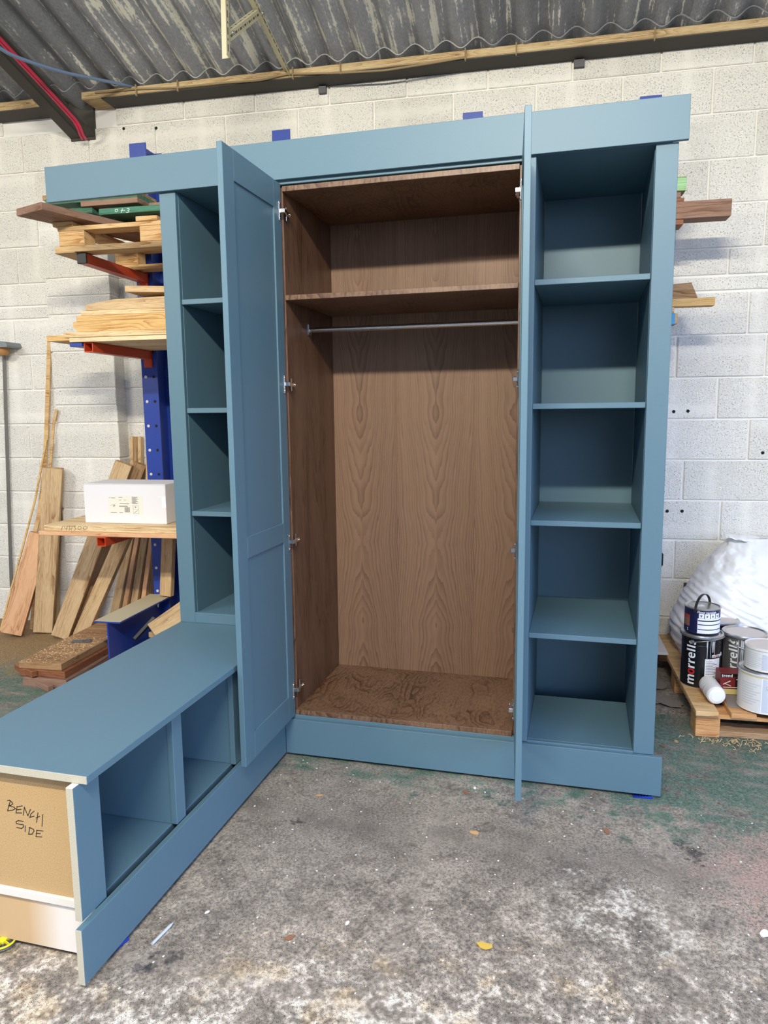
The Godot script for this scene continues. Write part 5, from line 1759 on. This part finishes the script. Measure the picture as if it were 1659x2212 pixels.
# ---------------------------------------------------------------- cables and angle iron under the roof
func build_roof_fittings() -> void:
	var t := thing("slotted_angle_bracket", "cream slotted angle iron bracket hanging from the roof", "bracket", Vector3(-0.018, 3.3, 0.5), true)
	slotted(t, "slotted_rail", Vector3(0.002, 3.290, 0.158), Vector3(0.002, 3.535, 1.22), 0.034)
	slotted(t, "slotted_brace", Vector3(0.0, 3.383, 0.60), Vector3(0.0, 3.092, 1.0), 0.036)
	slotted(t, "slotted_hanger", Vector3(0.008, 2.996, 1.038), Vector3(0.008, 3.52, 1.02), 0.036)
	for q in [Vector3(0.016, 3.382, 0.60), Vector3(0.024, 3.10, 1.015)]:
		var mb := Mb.new()
		mb.lathe([Vector2(0.010, 0), Vector2(0.010, 0.007), Vector2(0.0, 0.008)], 6, Transform3D(Basis(Vector3(0, 0, 1), -PI / 2), q - org))
		put("bolt", mb.mesh(), M.tin_metal, t)
	# cable running along the eaves beam, with ties
	var c := thing("dusty_cable", "dusty cable tied along the tan eaves beam", "cable", Vector3(0.5, 3.28, 0.1), true)
	var pts := [Vector3(-1.20, 3.298, 0.157), Vector3(-0.928, 3.294, 0.158), Vector3(-0.666, 3.277, 0.158), Vector3(-0.368, 3.276, 0.158), Vector3(-0.174, 3.270, 0.158), Vector3(0.003, 3.284, 0.160), Vector3(0.308, 3.262, 0.158), Vector3(0.541, 3.252, 0.157), Vector3(0.769, 3.262, 0.157), Vector3(0.979, 3.274, 0.157)]
	var cv := Curve3D.new()
	for i in pts.size():
		var tan_: Vector3 = (pts[mini(i + 1, pts.size() - 1)] - pts[maxi(i - 1, 0)]) * 0.18
		cv.add_point(pts[i] - org, -tan_, tan_)
	var mb := Mb.new()
	mb.tube(Array(cv.tessellate(4, 2)), 0.0055, 7)
	put("cable", mb.mesh(), M.dusty_cable, c)
	for a in [-0.936, -0.674, 0.021, 0.294, 0.979, 1.245, 1.932]:
		mb = Mb.new()
		mb.box(Vector3(a, 3.288, 0.156) - org, Vector3(0.007, 0.064, 0.016), 0.002)
		put("cable_tie", mb.mesh(), M.dusty_cable, c)
	# red cables clipped to the rafter
	for k in 2:
		var d := 0.018 * k
		mb = Mb.new()
		var base := Vector3(-1.34, 3.1, 0.3)
		var path := []
		for q in [Vector3(-1.350 + d, 3.078 - 0.0, 0.085 - 0.6 * d), Vector3(-1.335 + d, 3.090, 0.13), Vector3(-1.323 + d, 3.108, 0.165), Vector3(-1.326 + d, 3.145, 0.215), Vector3(-1.330 + d, 3.215, 0.44), Vector3(-1.335 + d, 3.325, 0.83), Vector3(-1.335 + d, 3.46, 1.30), Vector3(-1.335 + d, 3.75, 2.3)]:
			path.append(q)
		var cu := Curve3D.new()
		for i in path.size():
			var tn: Vector3 = (path[mini(i + 1, path.size() - 1)] - path[maxi(i - 1, 0)]) * 0.12
			cu.add_point(path[i] - base, -tn, tn)
		mb.tube(Array(cu.tessellate(4, 2)), 0.0078, 8)
		var rc := thing("red_cable", ["red cable nearer the wall side of the rafter flange, left of the pair", "red cable on the rafter, right of the pair"][k], "cable", base, true, "red cables on the rafter")
		put("sheath", mb.mesh(), M.red_cable, rc)
	# grey-blue cable sagging from the rafter to the eaves
	var bcab := thing("blue_cable", "grey-blue cable sagging from the upper left to the eaves beam", "cable", Vector3(-1.2, 3.25, 0.5), true)
	cv = Curve3D.new()
	var bp := [Vector3(-1.285, 3.262, 1.02), Vector3(-1.255, 3.225, 0.86), Vector3(-1.20, 3.228, 0.70), Vector3(-1.13, 3.248, 0.52), Vector3(-1.05, 3.280, 0.34), Vector3(-0.995, 3.302, 0.22), Vector3(-0.965, 3.318, 0.125), Vector3(-0.955, 3.325, 0.105)]
	for i in bp.size():
		var tn: Vector3 = (bp[mini(i + 1, bp.size() - 1)] - bp[maxi(i - 1, 0)]) * 0.17
		cv.add_point(bp[i] - org, -tn, tn)
	mb = Mb.new()
	mb.tube(Array(cv.tessellate(4, 2)), 0.0095, 9, 0.007)
	put("sheath", mb.mesh(), M.blue_cable, bcab)

# L-section strip with slots along both legs, from p to q
func slotted(t: Node3D, called: String, p: Vector3, q: Vector3, w: float) -> void:
	var L := (q - p).length()
	var mb := Mb.new()
	mb.box(Vector3(0, 0, 0), Vector3(L, w, 0.0025), 0.0005)
	mb.box(Vector3(0, -w / 2 + 0.00125, -w / 2), Vector3(L, 0.0025, w), 0.0005)
	var d := (q - p).normalized()
	var zz := Vector3(1, 0, 0)
	var yy := zz.cross(d).normalized()
	var bs := Basis(d, yy, zz)
	# one leg turned to the room (a-facing), the other below it
	var o := put(called, mb.mesh(), M.slotted, t, (p + q) / 2 - org, bs)
	mb = Mb.new()
	var x := -L / 2 + 0.02
	var k := 0
	while x < L / 2 - 0.02:
		var ln := 0.030 if k % 2 == 0 else 0.009
		mb.box(Vector3(x + ln / 2, 0, 0.0013), Vector3(ln, 0.009, 0.0008))
		mb.box(Vector3(x + ln / 2, -w / 2 + 0.0002, -w / 2), Vector3(ln, 0.0008, 0.009))
		x += ln + 0.016
		k += 1
	var sl := put("slot", mb.mesh(), M.slot_dark, o)
	sl.set_meta("kind", "stuff")

# ---------------------------------------------------------------- small things on the floor
func build_floor_bits() -> void:
	# blue plastic shims under the plinths
	shim_wedge("blue plastic shim under the right end of the wardrobe plinth", Vector3(1.885, 0.0, 0.005), 0.1)
	shim_wedge("blue plastic shim under the bench plinth near its raw end", Vector3(0.452, 0.0, 1.16), 1.3)
	var pc := put("pencil", Mb.new().mesh() if false else pencil_mesh(), M.pencil_grey, self, Vector3(0.555, 0.0055, 1.092), Basis(Vector3.UP, 1.45))
	tag(pc, "pale grey pencil stub lying on the floor in front of the bench", "pencil")
	var bits := [
		["leaf", "tan dry leaf on the floor straight before the walnut compartment", 1.318, 0.394, 0.020, "leaf_tan"], ["leaf", "rusty dry leaf on the floor right of the open right door", 1.752, 0.277, 0.019, "leaf_brown"],
		["leaf", "yellow dry leaf on the foreground floor, nearest the camera", 1.42, 0.916, 0.024, "leaf_yellow"], ["leaf", "rusty leaf on the foreground floor left of the yellow leaf", 0.90, 1.017, 0.016, "leaf_brown"],
		["leaf", "tan leaf on the floor near the bench and wardrobe corner", 0.722, 0.293, 0.016, "leaf_tan"], ["leaf", "brown leaf on the floor just below the plinth left of the right door", 1.246, 0.136, 0.018, "leaf_brown"],
		["chip", "white chip on the floor below the plinth left of the right door", 1.277, 0.098, 0.012, "chip_white"], ["chip", "white chip on the foreground floor in front of the bench", 1.036, 0.922, 0.011, "chip_white"],
		["chip", "curled white paper scrap on the floor at the right edge", 2.15, 0.685, 0.02, "chip_white"], ["chip", "tan wood chip on the floor left of the floor pallet corner", 2.06, -0.50, 0.016, "leaf_tan"],
		["chip", "brown wood chip on the floor between plinth end and pallet", 2.0, -0.44, 0.016, "leaf_brown"], ["chip", "pale wood chip on the bare floor left of the pencil", 0.63, 0.98, 0.009, "chip_white"]]
	var r := RandomNumberGenerator.new()
	r.seed = 77
	for q in bits:
		var poly := []
		for k in 9:
			var an := TAU * k / 9.0
			poly.append(Vector2(cos(an), sin(an) * 0.55) * q[4] * r.randf_range(0.6, 1.1))
		var mb := Mb.new()
		mb.prism(poly, 0.0, 0.002, Transform3D(Basis(Vector3.RIGHT, -PI / 2 + 0.08), Vector3.ZERO))
		var o := put("dry_leaf" if q[0] == "leaf" else "wood_chip", mb.mesh(), M[q[5]], self, Vector3(q[2], 0.0022, q[3]), Basis(Vector3.UP, r.randf() * TAU))
		tag(o, q[1], q[0])
	# loose grit and chips that nobody would count
	var mm := MultiMesh.new()
	mm.transform_format = MultiMesh.TRANSFORM_3D
	var gm := Mb.new()
	gm.box(Vector3.ZERO, Vector3(0.0065, 0.002, 0.0042), 0.001)
	mm.mesh = gm.mesh()
	var n := 700
	mm.instance_count = n
	for i in n:
		var x := r.randf_range(0.5, 2.4)
		var z := r.randf_range(0.04, 1.3)
		mm.set_instance_transform(i, Transform3D(Basis(Vector3.UP, r.randf() * TAU).scaled(Vector3.ONE * (0.25 + 0.9 * pow(r.randf(), 4.0))), Vector3(x, 0.0008, z)))
	var s := MultiMeshInstance3D.new()
	s.name = "grit"
	s.multimesh = mm
	s.material_override = M.chip_white
	add_child(s, true)
	tag(s, "pale grit and tiny chips scattered over the concrete floor", "grit", "", "stuff")
	# wood shavings by the pallet
	mm = MultiMesh.new()
	mm.transform_format = MultiMesh.TRANSFORM_3D
	var sh := Mb.new()
	var path := []
	for k in 7:
		path.append(Vector3(0.03 * (k / 6.0 - 0.5), 0.006 * sin(k * 1.1), 0.005 * cos(k * 0.9)))
	sh.tube(path, 0.0012, 4)
	mm.mesh = sh.mesh()
	mm.instance_count = 46
	for i in 46:
		var p := W(clampf(2.24 + r.randfn(0.0, 0.09), 2.0, 2.7), 0.004 + 0.008 * r.randf(), 1.12 + absf(r.randfn(0.0, 0.04)))
		mm.set_instance_transform(i, Transform3D(Basis(Vector3.UP, r.randf() * TAU) * Basis(Vector3.RIGHT, r.randf() * 0.6), p))
	var s2 := MultiMeshInstance3D.new()
	s2.name = "shavings"
	s2.multimesh = mm
	s2.material_override = M.pine_light
	add_child(s2, true)
	tag(s2, "pale wood shavings on the floor before the floor pallet", "shavings", "", "stuff")

func pencil_mesh() -> ArrayMesh:
	var mb := Mb.new()
	mb.tube([Vector3(-0.042, 0, 0), Vector3(0.034, 0, 0)], 0.0045, 6)
	mb.tube([Vector3(0.034, 0, 0), Vector3(0.048, 0, 0)], 0.0045, 6, 0.001)
	return mb.mesh()

func shim_wedge(label: String, p: Vector3, turn: float) -> void:
	var t := thing("plastic_shim", label, "shim", p, false, "", "", turn)
	var mb := Mb.new()
	t.scale = Vector3(0.7, 0.9, 0.7)
	var tf := Transform3D(Basis.IDENTITY, Vector3.ZERO)
	mb.prism([Vector2(-0.05, 0.0), Vector2(0.05, 0.0), Vector2(0.05, 0.0125), Vector2(-0.05, 0.003)], -0.0225, -0.019, tf)
	mb.prism([Vector2(-0.05, 0.0), Vector2(0.05, 0.0), Vector2(0.05, 0.0125), Vector2(-0.05, 0.003)], 0.019, 0.0225, tf)
	mb.box(Vector3(0, 0.001, 0), Vector3(0.1, 0.002, 0.045))
	for k in 7:
		var x := -0.045 + 0.015 * k
		mb.box(Vector3(x, 0.003 + 0.0042 * (x + 0.05) / 0.1 * 1.0, 0), Vector3(0.003, 0.003 + 0.008 * (x + 0.05) / 0.1, 0.039))
	put("wedge", mb.mesh(), M.shim_blue, t)
